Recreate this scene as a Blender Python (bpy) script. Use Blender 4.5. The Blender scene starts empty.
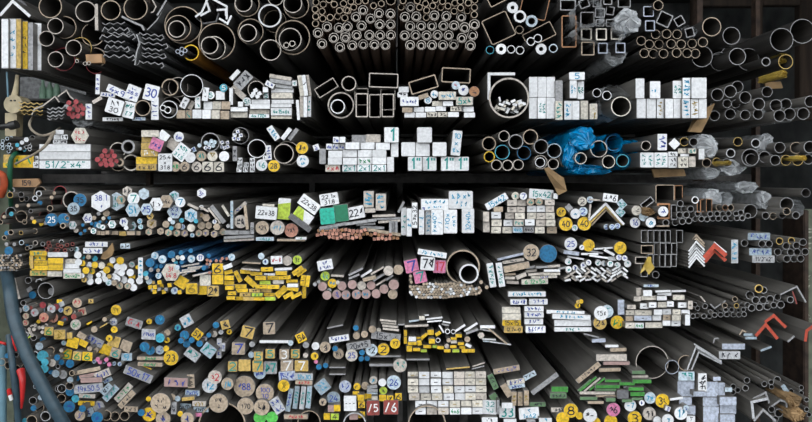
import bpy, bmesh, math, random
from mathutils import Vector
random.seed(7)
SC = bpy.context.scene
COL = SC.collection

# ---------------------------------------------------------------- camera, sky, exposure
VPX, VPY = 397.0, 180.0          # pixel the bars run towards (the level camera's axis)
W, H = 812, 422
PX = 0.002                       # metres per photo pixel on the plane of the bar ends
DIST = 1.12                      # camera to that plane
CAMZ = 1.25
cam_data = bpy.data.cameras.new('camera')
cam = bpy.data.objects.new('camera', cam_data)
COL.objects.link(cam)
cam.location = (0, -DIST, CAMZ)
cam.rotation_euler = (math.pi / 2, 0, 0)
cam_data.sensor_width = 36
cam_data.lens = 36 * DIST / (W * PX)
cam_data.shift_x = (W / 2 - VPX) / W
cam_data.shift_y = -(H / 2 - VPY) / W
cam_data.clip_start = 0.05
SC.camera = cam
world = bpy.data.worlds.new('overcast_sky'); SC.world = world
world.use_nodes = True
bg = world.node_tree.nodes['Background']
bg.inputs[0].default_value = (0.93, 0.97, 1.0, 1); bg.inputs[1].default_value = 1.0
SC.view_settings.view_transform = 'Standard'
SC.view_settings.look = 'None'
SC.view_settings.gamma = 1
SC.view_settings.use_curve_mapping = False
SC.view_settings.exposure = 1.25

# ---------------------------------------------------------------- materials
MATS = {}
def mat(name, col, rough=0.6, metal=0.0, noise=0.25, scale=60, col2=None, vary=0.18, stretch=None, bump=0.0, emit=None):
    if name in MATS: return MATS[name]
    m = bpy.data.materials.new(name); m.use_nodes = True
    nt = m.node_tree; N = nt.nodes; L = nt.links
    b = N['Principled BSDF']
    b.inputs['Roughness'].default_value = rough
    b.inputs['Metallic'].default_value = metal
    tc = N.new('ShaderNodeTexCoord')
    oi = N.new('ShaderNodeObjectInfo')
    off = N.new('ShaderNodeVectorMath'); off.operation = 'MULTIPLY_ADD'
    off.inputs[1].default_value = stretch or (1, 1, 1)
    cmb = N.new('ShaderNodeCombineXYZ')
    ml = N.new('ShaderNodeMath'); ml.operation = 'MULTIPLY'; ml.inputs[1].default_value = 37.0
    L.new(oi.outputs['Random'], ml.inputs[0])
    for i in range(3): L.new(ml.outputs[0], cmb.inputs[i])
    L.new(tc.outputs['Object'], off.inputs[0]); L.new(cmb.outputs[0], off.inputs[2])
    nz = N.new('ShaderNodeTexNoise'); nz.inputs['Scale'].default_value = scale
    nz.inputs['Detail'].default_value = 4
    L.new(off.outputs[0], nz.inputs['Vector'])
    rmp = N.new('ShaderNodeValToRGB')
    c2 = col2 or tuple(c * (1 - noise * 2.2) if c * (1 - noise * 2.2) > 0 else 0 for c in col)
    rmp.color_ramp.elements[0].position = 0.32; rmp.color_ramp.elements[0].color = (*c2, 1)
    rmp.color_ramp.elements[1].position = 0.62; rmp.color_ramp.elements[1].color = (*col, 1)
    L.new(nz.outputs['Fac'], rmp.inputs['Fac'])
    hs = N.new('ShaderNodeHueSaturation')
    mr = N.new('ShaderNodeMapRange')
    mr.inputs['To Min'].default_value = 1 - vary; mr.inputs['To Max'].default_value = 1 + vary * 0.6
    L.new(oi.outputs['Random'], mr.inputs['Value']); L.new(mr.outputs[0], hs.inputs['Value'])
    L.new(rmp.outputs[0], hs.inputs['Color']); L.new(hs.outputs[0], b.inputs['Base Color'])
    if bump:
        bp = N.new('ShaderNodeBump'); bp.inputs['Strength'].default_value = bump; bp.inputs['Distance'].default_value = 0.002
        L.new(nz.outputs['Fac'], bp.inputs['Height']); L.new(bp.outputs[0], b.inputs['Normal'])
    MATS[name] = m
    return m

DUST = (1, 0.06, 1)
mat('mill_steel', (0.20, 0.188, 0.172), 0.42, 0.2, 0.16, 90, stretch=DUST, vary=0.35)
mat('black_iron', (0.10, 0.095, 0.09), 0.42, 0.3, 0.25, 90, stretch=DUST, vary=0.3)  # darker steel that puts the top-shelf shade into the body colour
mat('rusty_steel', (0.17, 0.115, 0.085), 0.55, 0.2, 0.3, 90, stretch=DUST, vary=0.3)
mat('grey_steel', (0.26, 0.265, 0.27), 0.4, 0.4, 0.25, 90, stretch=DUST, vary=0.3)
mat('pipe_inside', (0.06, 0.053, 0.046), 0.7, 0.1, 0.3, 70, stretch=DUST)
mat('blue_steel', (0.05, 0.17, 0.36), 0.5, 0.1, 0.3, 80, stretch=DUST)
mat('orange_steel', (0.45, 0.20, 0.03), 0.5, 0.1, 0.3, 80, stretch=DUST)
PAINT = {  # code: (word, colour)
    'w': ('white', (0.80, 0.81, 0.83)), 'y': ('yellow', (0.82, 0.52, 0.02)), 'b': ('blue', (0.01, 0.17, 0.36)),
    't': ('turquoise', (0.06, 0.42, 0.56)), 'r': ('red', (0.40, 0.055, 0.065)), 'p': ('pink', (0.72, 0.22, 0.40)),
    'g': ('green', (0.12, 0.62, 0.10)), 'e': ('emerald', (0.02, 0.50, 0.36)), 'o': ('rusty orange', (0.42, 0.20, 0.09)),
    'n': ('tan', (0.48, 0.38, 0.28)), 's': ('grey', (0.36, 0.36, 0.37)), 'd': ('dark grey', (0.15, 0.15, 0.16)),
    'c': ('cream', (0.72, 0.67, 0.58)), 'l': ('lime', (0.50, 0.66, 0.06)), 'm': ('maroon', (0.30, 0.06, 0.05)),
    'k': ('salmon', (0.60, 0.28, 0.20)), 'v': ('bluish grey', (0.50, 0.55, 0.66)), 'a': ('pale blue', (0.56, 0.67, 0.75)),
    'u': ('dull white', (0.52, 0.53, 0.55)), 'G': ('dull blue', (0.36, 0.45, 0.52)),  # duller copies of white and pale blue, grime and edge dimming mixed in
    'x': ('leaf green', (0.06, 0.30, 0.05)),
    'f': ('light beige', (0.60, 0.54, 0.48)), 'z': ('ochre', (0.62, 0.42, 0.12)),
}
for c, (wd, rgb) in PAINT.items():
    mat('end_' + wd.replace(' ', '_'), rgb, 0.6, 0.0, 0.09 if c == 'w' else 0.20, 200, vary=0.16, bump=0.15)
def pm(c): return MATS['end_' + PAINT[c][0].replace(' ', '_')]
INK = {'B': (0.03, 0.06, 0.33), 'T': (0.0, 0.26, 0.24), 'K': (0.02, 0.02, 0.03), 'R': (0.5, 0.03, 0.05),
       'G': (0.0, 0.28, 0.10), 'W': (0.8, 0.8, 0.8), 'C': (0.02, 0.30, 0.50), 'Y': (0.75, 0.55, 0.03), 'O': (0.30, 0.20, 0.02)}
for k, v in INK.items(): mat('ink_' + k, v, 0.6, 0, 0.05, 60, vary=0.02)

# ---------------------------------------------------------------- mesh helpers
def link(name, me, parent=None, loc=None):
    o = bpy.data.objects.new(name, me); COL.objects.link(o)
    if parent: o.parent = parent
    if loc is not None: o.location = loc
    return o
def tag(o, label=None, cat=None, group=None, kind=None):
    if label: o['label'] = label
    if cat: o['category'] = cat
    if group: o['group'] = group
    if kind: o['kind'] = kind
    return o
def pyd(name, v, f, mats, idx=None, smooth=None):
    me = bpy.data.meshes.new(name); me.from_pydata(v, [], f)
    for m in mats: me.materials.append(m)
    if idx:
        for p, i in zip(me.polygons, idx): p.material_index = i
    if smooth:
        for p in me.polygons: p.use_smooth = True
        me.set_sharp_from_angle(angle=math.radians(smooth))
    return me
def rot2(pts, a):
    c, s = math.cos(math.radians(a)), math.sin(math.radians(a))
    return [(x * c - z * s, x * s + z * c) for x, z in pts]
def prism(outer, L, mats, y0=0.0, hole=None, smooth=None, name='bar'):
    """extrude a closed (x,z) outline along +y; slot 0 sides, 1 front cap, 2 inside"""
    n = len(outer); v = [(x, y0, z) for x, z in outer] + [(x, y0 + L, z) for x, z in outer]
    f, ix = [], []
    for i in range(n):
        j = (i + 1) % n; f.append((i, i + n, j + n, j)); ix.append(0)
    if hole:
        v += [(x, y0, z) for x, z in hole] + [(x, y0 + L, z) for x, z in hole]
        for i in range(n):
            j = (i + 1) % n
            f.append((2*n+i, 2*n+j, 3*n+j, 3*n+i)); ix.append(2)
            f.append((i, j, 2*n+j, 2*n+i)); ix.append(1)
            f.append((n+i, 3*n+i, 3*n+j, n+j)); ix.append(0)
    else:
        f.append(tuple(range(n))); ix.append(1)
        f.append(tuple(range(2*n-1, n-1, -1))); ix.append(0)
    return pyd(name, v, f, mats, ix, smooth)
def circle(r, n): return [(r*math.cos(2*math.pi*i/n), r*math.sin(2*math.pi*i/n)) for i in range(n)]
def rectpts(w, h, ch=0.0):
    w /= 2; h /= 2
    if ch <= 0: return [(-w, -h), (w, -h), (w, h), (-w, h)]
    return [(-w+ch, -h), (w-ch, -h), (w, -h+ch), (w, h-ch), (w-ch, h), (-w+ch, h), (-w, h-ch), (-w, -h+ch)]
def ribbon(pts, t):
    """outline of an open polyline with thickness t (for angles and folded sheet)"""
    n = len(pts); up, dn = [], []
    for i in range(n):
        a = pts[max(i-1, 0)]; b = pts[min(i+1, n-1)]; p = pts[i]
        def nrm(u, w):
            dx, dz = w[0]-u[0], w[1]-u[1]; l = math.hypot(dx, dz) or 1; return (-dz/l, dx/l)
        if 0 < i < n-1:
            n1, n2 = nrm(a, p), nrm(p, b); mx, mz = n1[0]+n2[0], n1[1]+n2[1]
            l = math.hypot(mx, mz) or 1; mx /= l; mz /= l
            k = 1 / max(0.35, mx*n1[0] + mz*n1[1])
        else:
            mx, mz = nrm(a, b); k = 1
        up.append((p[0]+mx*k*t/2, p[1]+mz*k*t/2)); dn.append((p[0]-mx*k*t/2, p[1]-mz*k*t/2))
    return up, dn
def ribbon_prism(pts, t, L, mats, name='sheet'):
    up, dn = ribbon(pts, t); n = len(up)
    v = []; f = []; ix = []
    for y in (0, L):
        v += [(x, y, z) for x, z in up] + [(x, y, z) for x, z in dn]
    for i in range(n-1):
        f += [(i, n+i, n+i+1, i+1), (2*n+i, 2*n+i+1, 3*n+i+1, 3*n+i), (i, i+1, 2*n+i+1, 2*n+i), (n+i, 3*n+i, 3*n+i+1, n+i+1)]
        ix += [1, 0, 0, 0]
    f += [(0, 2*n, 3*n, n), (n-1, 2*n-1, 4*n-1, 3*n-1)]; ix += [0, 0]
    return pyd(name, v, f, mats, ix)
# ---------------------------------------------------------------- hand-lettered strokes
def arc(cx, cy, rx, ry, a0, a1, n=7):
    return [(cx+rx*math.cos(math.radians(a0+(a1-a0)*i/n)), cy+ry*math.sin(math.radians(a0+(a1-a0)*i/n))) for i in range(n+1)]
GL = {
 '0': [arc(.35, .6, .33, .58, 90, 450, 10)], '1': [[(.2, .95), (.4, 1.2), (.38, 0)]],
 '2': [arc(.35, .87, .3, .32, 160, -35, 6) + [(.05, .02), (.7, .06)]],
 '3': [arc(.33, .9, .28, .28, 140, -80, 6) + arc(.33, .32, .32, .32, 80, -140, 6)],
 '4': [[(.45, 1.2), (.05, .42), (.75, .45)], [(.52, .75), (.48, 0)]],
 '5': [[(.65, 1.18), (.18, 1.16), (.14, .7)] + arc(.34, .38, .33, .36, 100, -140, 7)],
 '6': [[(.55, 1.2), (.2, .7)] + arc(.36, .32, .3, .31, 160, 510, 9)],
 '7': [[(.05, 1.15), (.68, 1.18), (.3, 0)]], '8': [arc(.36, .9, .24, .27, -90, 270, 8), arc(.36, .32, .31, .31, 90, 450, 8)],
 '9': [arc(.35, .85, .28, .3, 0, 360, 8) + [(.6, .5), (.5, 0)]],
 'x': [[(.05, .75), (.6, .1)], [(.58, .78), (.08, .08)]], 'X': [[(.02, 1.1), (.68, .0)], [(.66, 1.12), (.05, .0)]],
 '.': [[(.12, .02), (.22, .06)]], '/': [[(.55, 1.25), (.05, -.05)]], '"': [[(.1, 1.25), (.1, .95)], [(.3, 1.25), (.3, .95)]],
 '-': [[(.05, .55), (.6, .58)]], ' ': [], 'P': [[(.1, 0), (.14, 1.2)] + arc(.2, .88, .4, .31, 90, -90, 6)],
 'L': [[(.1, 1.2), (.08, .02), (.6, .05)]], 'N': [[(.05, 0), (.08, 1.2), (.6, 0), (.65, 1.2)]], 'm': [[(.0, .0), (.08, .6), (.3, .1), (.45, .6), (.6, .0)]],
 'A': [[(0, 0), (.35, 1.2), (.7, 0)], [(.15, .4), (.55, .4)]], 'M': [[(0, 0), (.08, 1.2), (.36, .4), (.62, 1.2), (.7, 0)]],
 'H': [[(.08, 0), (.08, 1.2)], [(.6, 0), (.6, 1.2)], [(.08, .6), (.6, .6)]], 'K': [[(.1, 0), (.1, 1.2)], [(.6, 1.2), (.1, .55), (.62, 0)]],
 'W': [[(0, 1.2), (.2, 0), (.36, .8), (.52, 0), (.72, 1.2)]], 'V': [[(0, 1.2), (.35, 0), (.7, 1.2)]], 'U': [[(.05, 1.2), (.1, .2), (.35, 0), (.6, .2), (.62, 1.2)]],
}
def strokes(text):
    """polylines of one line of writing; ~ is an unreadable scrawl"""
    out, x = [], 0.0
    for ch in text:
        if ch == '~':
            k = random.randint(3, 5)
            out.append([(x + random.uniform(0, .62), random.uniform(0, 1.2)) for _ in range(k)])
            out.append([(x + random.uniform(.05, .6), random.uniform(.1, 1.2)) for _ in range(2)])
            x += .72
            continue
        for pl in GL.get(ch, []): out.append([(x+a+random.uniform(-.02, .02), b+random.uniform(-.02, .02)) for a, b in pl])
        x += {'.': .35, '1': .6, '"': .5, ' ': .4, 'm': .75}.get(ch, .86)
    return out, max(x - .14, .3)
def mark_mesh(text, w, h, ink, a=0, fill=0.76):
    vert = text.startswith('^')
    if vert: text = text[1:]; w, h = h, w
    lines = text.split('|'); data = [strokes(t) for t in lines]
    tw = max(d[1] for d in data); th = 1.2*len(lines) + .45*(len(lines)-1)
    s = min(w*fill/tw, h*fill/th); sx = min(w*fill/tw, s*1.5)
    t = max(0.17*s, 0.0013)*0.66
    v, f = [], []
    for li, (pls, lw) in enumerate(data):
        oy = th/2 - 1.2*(li+1) - .45*li
        for pl in pls:
            pts = [((x - lw/2)*sx, (z+oy)*s) for x, z in pl]
            if vert: pts = rot2(pts, 90)
            if a: pts = rot2(pts, a)
            up, dn = ribbon(pts, t*1.6)
            b = len(v); n = len(up)
            v += [(x, 0, z) for x, z in up] + [(x, 0, z) for x, z in dn]
            f += [(b+i, b+n+i, b+n+i+1, b+i+1) for i in range(n-1)]
    return pyd('marking', v, f, [MATS['ink_'+ink]])

# ---------------------------------------------------------------- bars: collect first, build after
OX = OY = 0.0; SCL = 1.0
def T(c, r):
    global OX, OY, SCL
    OX, OY, SCL = 116.0*c, 60.0*r, 7.0
def T1():
    global OX, OY, SCL
    OX = OY = 0.0; SCL = 1.0
BUNDLES = []; CUR = None
GRUBBY = {'w': 'u', 'a': 'G', 'f': 'n', 'c': 'f'}  # swaps in duller end paints: partly grime, partly vignette dimming painted in
def bundle(place, d=0.0, grubby=False, body='mill_steel', jit=0.02, sup=True, L=1.7):
    global CUR
    for b in BUNDLES:
        if b['place'] == place: CUR = b; return
    CUR = dict(place=place, d=d, body=body, jit=jit, sup=sup, items=[], L=L, grubby=grubby); BUNDLES.append(CUR)
def it(kind, x, y, **k):
    x = OX + x/SCL; y = OY + y/SCL
    for q in ('r', 'w', 'h'):
        if q in k: k[q] = k[q]/SCL
    if 'pts' in k: k['pts'] = [((OX+a/SCL)-x, y-(OY+b/SCL)) for a, b in k['pts']]
    if 't' in k and k['t'] is not None: k['t'] = k['t']/SCL
    k.update(kind=kind, x=x, y=y); k.setdefault('d', 0.0); k.setdefault('c', 's'); k.setdefault('m', None); k.setdefault('lab', None)
    if CUR['grubby']: k['c'] = GRUBBY.get(k['c'], k['c'])
    CUR['items'].append(k)
def P(x, y, r, wl=0.12, c='f', **k): it('pipe', x, y, r=r, wl=wl, c=c, **k)
def R(x, y, r, c='w', m=None, **k): it('round', x, y, r=r, c=c, m=m, **k)
def HX(x, y, r, c='w', m=None, a=0, **k): it('hex', x, y, r=r, c=c, m=m, a=a, **k)
def B(x, y, w, h, a=0, c='w', m=None, **k): it('flat', x, y, w=w, h=h, a=a, c=c, m=m, **k)
def RT(x, y, w, h, a=0, t=8, c='f', **k): it('boxtube', x, y, w=w, h=h, a=a, t=t, c=c, **k)
def AN(pts, t=14, c='w', kind='angle', **k):
    x = sum(p[0] for p in pts)/len(pts); y = sum(p[1] for p in pts)/len(pts)
    it(kind, x, y, pts=pts, t=t, c=c, **k)
def NP(x, y, r, c='f', **k):        # pipe with a thick-walled smaller pipe pushed into it
    dd = random.uniform(-.015, .015)
    P(x, y, r, 0.12, c, d=dd+0.002, nj=True, **k)
    P(x-random.uniform(-1.2, 1.2), y+r*0.14, r*0.66, 0.25, c, d=dd+0.002, inner=True)
def grid(rows, h, x0=None, c='w', **k): pass
NAMES = {'pipe': ('steel_pipe', 'steel pipe', 'pipe'), 'round': ('round_bar', 'round bar', 'bar'), 'hex': ('hexagonal_bar', 'hexagonal bar', 'bar'),
         'flat': ('flat_bar', 'flat bar', 'bar'), 'strip_': ('thin_strip', 'thin strip', 'strip'), 'rect': ('rectangular_bar', 'rectangular bar', 'bar'), 'slab': ('wide_flat_bar', 'wide flat bar', 'bar'), 'rod': ('thin_rod', 'thin rod', 'rod'), 'small': ('small_pipe', 'small pipe', 'pipe'), 'thick': ('thick_walled_tube', 'thick-walled tube', 'tube'), 'nest': ('inner_pipe', 'inner pipe', 'pipe'), 'square': ('square_bar', 'square bar', 'bar'), 'boxtube': ('box_tube', 'box tube', 'tube'),
         'angle': ('angle_bar', 'angle bar', 'angle bar'), 'channel': ('channel_bar', 'channel bar', 'channel bar'),
         'corrugated': ('corrugated_strip', 'corrugated sheet strip', 'sheet metal'), 'strip': ('bent_strip', 'bent steel strip', 'strip')}
SPANS = []    # (place, xmin, xmax, zmin, depth)
def size_of(k):
    if 'r' in k: return k['r']
    if 'w' in k: return math.sqrt(k['w']*k['h'])
    return 10.0
def spoken(m):
    t = m.split(':')[0].replace('^', '').replace('|', ' ').replace('"', ' inch')
    return '' if '~' in t or not t.strip() else t.strip()
def build_bundles():
    for b in BUNDLES:
        cl = {}
        for k in b['items']:
            kd = k['kind']
            if kd == 'flat':
                lo, hi = sorted((k['w'], k['h'])); ar = hi/lo
                kd = 'square' if ar < 1.28 else ('strip_' if lo < 2.4 else ('slab' if hi > 14.3 and lo > 4.6 else ('rect' if ar < 2.2 else 'flat')))
            if kd == 'round' and k['r'] < 2.75: kd = 'rod'
            if kd == 'pipe': kd = 'nest' if k.get('inner') else ('thick' if k['wl'] >= .3 else ('small' if k['r'] < 3.7 else 'pipe'))
            k['kd'] = kd
            k['key'] = (kd, k['c'], spoken(k['m']) if k['m'] else '', bool(k.get('inner')), k['lab'] or '')
            cl.setdefault(k['key'], []).append(k)
        bot = lambda k: k['y'] + (k['r'] if 'r' in k else (k['h']*abs(math.cos(math.radians(k['a'])))+k['w']*abs(math.sin(math.radians(k['a']))))/2 if 'h' in k else 3)
        ymax = max(bot(k) for k in b['items']); ymin = min(k['y'] for k in b['items'])
        for key, ks in cl.items():
            if key[4]: continue
            ss = sorted(size_of(k) for k in ks); lo, hi = ss[0], ss[-1]
            for k in ks:
                adj = ''; z = size_of(k)
                if len(ks) > 1 and z == hi and hi > 1.12*ss[-2]: adj = 'largest '
                elif len(ks) > 1 and z == lo and lo*1.12 < ss[1]: adj = 'smallest '
                elif hi/lo > 1.5: adj = 'large ' if z > math.sqrt(lo*hi) else 'small '
                if len(ks) > 2 and b['sup'] and not k.get('inner'):
                    if bot(k) > ymax-2.2: adj += 'bottom-layer '
                    elif k is min(ks, key=lambda q: q['y']) and k['y'] < sorted(q['y'] for q in ks)[1]-2: adj = 'topmost ' + adj
                name = NAMES[k['kd']][1]; wd = PAINT[k['c']][0].replace(' ', '-')
                ang = k.get('a', 0)
                if k['kd'] in ('flat', 'slab', 'strip_', 'rect', 'square', 'boxtube') and len(ks) > 1:
                    a_ = ang % 90
                    if 14 < a_ < 76: adj += 'tilted '
                    elif k['h'] > k['w']*1.5: adj += 'upright '
                if k['kd'] in ('pipe', 'small', 'thick', 'nest', 'boxtube', 'angle', 'channel', 'corrugated', 'strip'):
                    s = f"{adj}{wd}-edged {name}"
                else: s = f"{adj}{wd}-ended {name}"
                mk = key[2]
                if k.get('inner'): s += ' inside another pipe'
                if mk and mk != '-': s += f" marked {mk}"
                elif k['m']: s = 'scrawled ' + s
                k['label'] = (s + ' ' + b['place']).strip()
                if len(k['label'].split()) > 16: k['label'] = k['label'].replace(' the ', ' ')
                if len(k['label'].split()) > 16: k['label'] = k['label'].replace('scrawled ', '').replace(' wide flat bar', ' flat bar')
                if len(k['label'].split()) > 16: print('LONG', k['label'])
        for k in b['items']: build_item(k, b)
    return
def build_item(k, b):
    rnd = random.random
    d = b['d'] + k['d'] + (0 if k.get('nj') else (rnd()-.5)*2*b['jit']*(0.15 if k['d'] else 1))
    if k.get('inner'): d = b['d'] + k['d'] - 0.004
    d *= 0.45
    s = PX*(DIST+d)/DIST
    X = (k['x']-VPX)*s; Z = CAMZ - (k['y']-VPY)*s
    L = k.get('L', b['L']*(0.9+0.2*rnd()))
    kd = k['kd']; nm = NAMES[kd][0]; body = MATS[k.get('body', b['body'])]
    cap = pm(k['c'])
    painted = False; outline = None
    if kd in ('pipe', 'nest', 'small', 'thick'):
        r = k['r']*s; n = 40 if k['r'] > 9 else (28 if k['r'] > 5 else 20)
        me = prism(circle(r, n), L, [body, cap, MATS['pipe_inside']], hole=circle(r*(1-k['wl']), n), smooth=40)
        half = r
    elif kd in ('round', 'rod', 'hex'):
        r = k['r']*s
        n = 6 if kd == 'hex' else (28 if k['r'] > 5 else 16)
        outline = rot2(circle(r, n), k.get('a', 0)); half = r*(0.9 if kd == 'hex' else 1)
    elif kd in ('flat', 'square', 'strip_', 'rect', 'slab'):
        w, h = k['w']*s, k['h']*s
        outline = rot2(rectpts(w, h, min(w, h)*0.05), k['a'])
        half = max(z for _, z in outline)
    elif kd == 'boxtube':
        w, h, t = k['w']*s, k['h']*s, k['t']*s
        c = min(w, h)*0.06
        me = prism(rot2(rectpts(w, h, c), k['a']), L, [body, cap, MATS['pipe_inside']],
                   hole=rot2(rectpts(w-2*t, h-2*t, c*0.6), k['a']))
        half = max(z for _, z in rot2(rectpts(w, h), k['a']))
    else:
        pts = [(a*s, c*s) for a, c in k['pts']]
        me = ribbon_prism(pts, k['t']*s, L, [body, cap]); half = -min(c for _, c in pts)
    if outline:
        raw = k['c'] in 'sd' or k.get('raw')
        me = prism(outline, L, [body, cap if raw else pm('s')], smooth=(40 if kd in ('round', 'rod') else None))
        painted = not raw
    o = link(nm, me, None, (X, d, Z)); me.name = nm
    lab = k['lab'] or k['label']
    wd = lab.split()
    if len(wd) > 16: lab = ' '.join(wd[:16])
    tag(o, lab, NAMES[kd][2], (NAMES[kd][1] + 's ' + b['place']))
    host = o; yf = -0.0004
    if painted:
        f = 0.975; n = len(outline)
        pe = prism([(x*f, z*f) for x, z in outline], 0.0006, [cap, cap], y0=-0.0006)
        host = link('painted_end', pe, o); yf = -0.0010
        if k.get('c2'):      # a second colour across part of the end
            w, h = k['w']*s*f, k['h']*s*f; q = k.get('split', 0.5)
            if q > 0: cut = [(-w/2, -h/2), (w/2, -h/2), (w/2, -h/2+h*q*1.08), (-w/2, -h/2+h*q*0.94)]
            else: cut = [(-w/2, -h/2), (-w/2-w*q*1.25, -h/2), (-w/2-w*q*0.6, h/2), (-w/2, h/2)]
            link('paint_patch', prism(rot2(cut, k['a']), 0.0005, [pm(k['c2'])]*2, y0=-0.0011), host)
    if k['m'] and outline:
        parts = k['m'].split(':'); txt = parts[0]; ink = parts[1] if len(parts) > 1 else 'B'
        if 'r' in k: w = h = k['r']*s*1.5
        else: w, h = k['w']*s, k['h']*s
        mm = mark_mesh(txt, w, h, ink, k.get('a', 0) if kd != 'hex' else 0)
        link('marking', mm, host, (0, yf - (0.0006 if k.get('c2') else 0), 0))
    if not k.get('inner') and b['sup']: SPANS.append((b['place'], X-half, X+half, Z-half, d))

# ---------------------------------------------------------------- the setting
def box(name, x0, x1, y0, y1, z0, z1, m, parent=None, bevel=0.0):
    bm = bmesh.new(); bmesh.ops.create_cube(bm, size=1)
    for v in bm.verts: v.co = Vector(((x0+x1)/2+v.co.x*(x1-x0), (y0+y1)/2+v.co.y*(y1-y0), (z0+z1)/2+v.co.z*(z1-z0)))
    if bevel: bmesh.ops.bevel(bm, geom=bm.edges[:], offset=bevel, segments=2, affect='EDGES')
    me = bpy.data.meshes.new(name); bm.to_mesh(me); bm.free(); me.materials.append(m)
    return link(name, me, parent)
def W3(px, py, d=0.0):
    s = PX*(DIST+d)/DIST
    return Vector(((px-VPX)*s, d, CAMZ-(py-VPY)*s))
def mpx(n, d=0.0): return n*PX*(DIST+d)/DIST
def catmull(pts, n=8):
    P_ = [Vector(p) for p in pts]; P_ = [P_[0]*2-P_[1]] + P_ + [P_[-1]*2-P_[-2]]; out = []
    for i in range(1, len(P_)-2):
        a, b, c, d = P_[i-1:i+3]
        for k in range(n):
            t = k/n
            out.append(0.5*((2*b)+(c-a)*t+(2*a-5*b+4*c-d)*t*t+(3*b-a-3*c+d)*t**3))
    out.append(P_[-2]); return out
def tube(name, pts, r, m, parent=None, n=14, radii=None, smoothpath=8):
    path = catmull(pts, smoothpath) if len(pts) > 2 else [Vector(p) for p in pts]
    v, f = [], []; up = Vector((0, 1, 0.13)).normalized(); k = len(path)
    for i, p in enumerate(path):
        t = (path[min(i+1, k-1)]-path[max(i-1, 0)]).normalized()
        u = up - t*up.dot(t)
        if u.length < 1e-4: u = Vector((1, 0, 0))
        u.normalize(); w = t.cross(u)
        rad = r if radii is None else radii[0]+(radii[1]-radii[0])*i/(k-1)
        for j in range(n):
            a = 2*math.pi*j/n; v.append(tuple(p+u*(math.cos(a)*rad)+w*(math.sin(a)*rad)))
    for i in range(k-1):
        for j in range(n):
            q = (j+1) % n; f.append((i*n+j, i*n+q, (i+1)*n+q, (i+1)*n+j))
    f.append(tuple(range(n-1, -1, -1))); f.append(tuple(range((k-1)*n, k*n)))
    return link(name, pyd(name, v, f, [m], smooth=50), parent)

mat('plaster', (0.16, 0.17, 0.17), 0.9, 0, 0.3, 6, vary=0)
mat('concrete', (0.09, 0.088, 0.085), 0.9, 0, 0.2, 8, vary=0)
mat('soffit', (0.08, 0.08, 0.08), 0.9, 0, 0.2, 8, vary=0)
mat('rack_steel', (0.06, 0.055, 0.052), 0.65, 0.2, 0.3, 50)
mat('rack_rust', (0.06, 0.036, 0.025), 0.8, 0.0, 0.3, 50)
mat('olive_paint', (0.15, 0.17, 0.12), 0.7, 0, 0.2, 30)
mat('old_wood', (0.055, 0.036, 0.025), 0.8, 0, 0.3, 40, stretch=(1, 1, .1))
BACK = 2.05
def struct(name, *a):
    return tag(box(name, *a), kind='structure')
struct('floor', -30, 30, -40, BACK+.1, -0.1, 0.0, MATS['concrete'])
struct('wall_back', -1.9, 1.9, BACK, BACK+.1, 0.0, 2.25, MATS['plaster'])
struct('wall_left', -1.75, -1.65, -.45, BACK, 0.0, 2.25, MATS['plaster'])
struct('wall_right', 1.65, 1.75, -.45, BACK, 0.0, 2.25, MATS['plaster'])
struct('ceiling', -1.9, 1.9, -.45, BACK+.1, 2.25, 2.35, MATS['soffit'])
# the rack: uprights, rails and the beams that carry each pile
rack = bpy.data.objects.new('bar_rack', None); COL.objects.link(rack); rack.location = (0, 0.5, 0)
tag(rack, 'dark rusty steel stock rack holding all the bars and pipes', 'rack')
rack_inv = Vector((0, -0.5, 0))
def rbox(name, *a, bevel=0.0):
    o = box(name, *a, rack, bevel); o.location = rack_inv; return o

def T2(x0, y0, s):
    global OX, OY, SCL
    OX, OY, SCL = float(x0), float(y0), float(s)
Z47 = 797/170.0
PAINT['q'] = ('dark green', (0.01, 0.18, 0.09)); mat('end_dark_green', PAINT['q'][1], 0.5, 0, 0.1, 140)
def many(fn, pts, *a, **k):
    for p in pts: fn(p[0], p[1], *a, **k)

# ================================================================ top shelf
T1()
bundle('standing on edge under the white angle bar, top shelf')
for x0, x1, y0, y1, c, m in ((1.6, 8.4, 18.6, 68.5, 'w', None), (9.2, 16.2, 18.6, 68.5, 'w', '^~ ~ ~ ~:C'), (16.4, 21, 18.6, 68.8, 'z', None),
                             (21.2, 27.8, 21, 69.5, 'y', '^~ ~ ~:K'), (28.2, 33, 22.5, 70, 's', None), (33.4, 41.5, 23, 70.6, 'w', '^~ ~ ~:W')):
    B((x0+x1)/2, (y0+y1)/2, x1-x0, y1-y0, 0, c, m)
bundle('lying on the upright slabs, top shelf', sup=False)
T(0, 0)
AN([(0, 108), (88, 8), (210, 115)], 20, 'w')
AN([(60, -40), (165, 20), (250, 140)], 16, 'd', d=.12)
bundle('stacked between upright slabs and corrugated strips, top shelf', body='black_iron')
P(352, 45, 82, .09, 'n'); P(600, 80, 74, .09); B(676, 120, 22, 185, 1, 'f'); P(775, 72, 70, .09, 'n')
P(455, 192, 80, .08, 'n', d=.03); P(388, 182, 57, .1, d=-.03); P(325, 270, 55, .1); P(515, 335, 57, .1, d=-.02); P(565, 338, 78, .07, 'z', d=.05)
P(650, 240, 82, .08, 'n', d=.06); P(390, 415, 56, .1, d=-.02); P(445, 415, 82, .07, 'r', d=.05); P(668, 405, 72, .07, 'n', d=.07); P(670, 445, 72, .07, 'r', d=.11)
P(538, 427, 13, .3, d=-.03); P(595, 445, 14, .3, d=-.03); P(622, 442, 14, .3, d=-.03)
P(137+812, 55, 84, .08, 'n')
T(1, 0)
AN([(250, -10), (280, 45), (262, 82), (244, 88)], 8, 'f', 'strip')
AN([(288, 108), (352, 2)], 12, 's', 'strip'); AN([(40, 115), (120, 155), (180, 180), (196, 212)], 14, 's', 'strip')
bundle('in the pile of thin wavy strips, top shelf', body='grey_steel')
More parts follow.
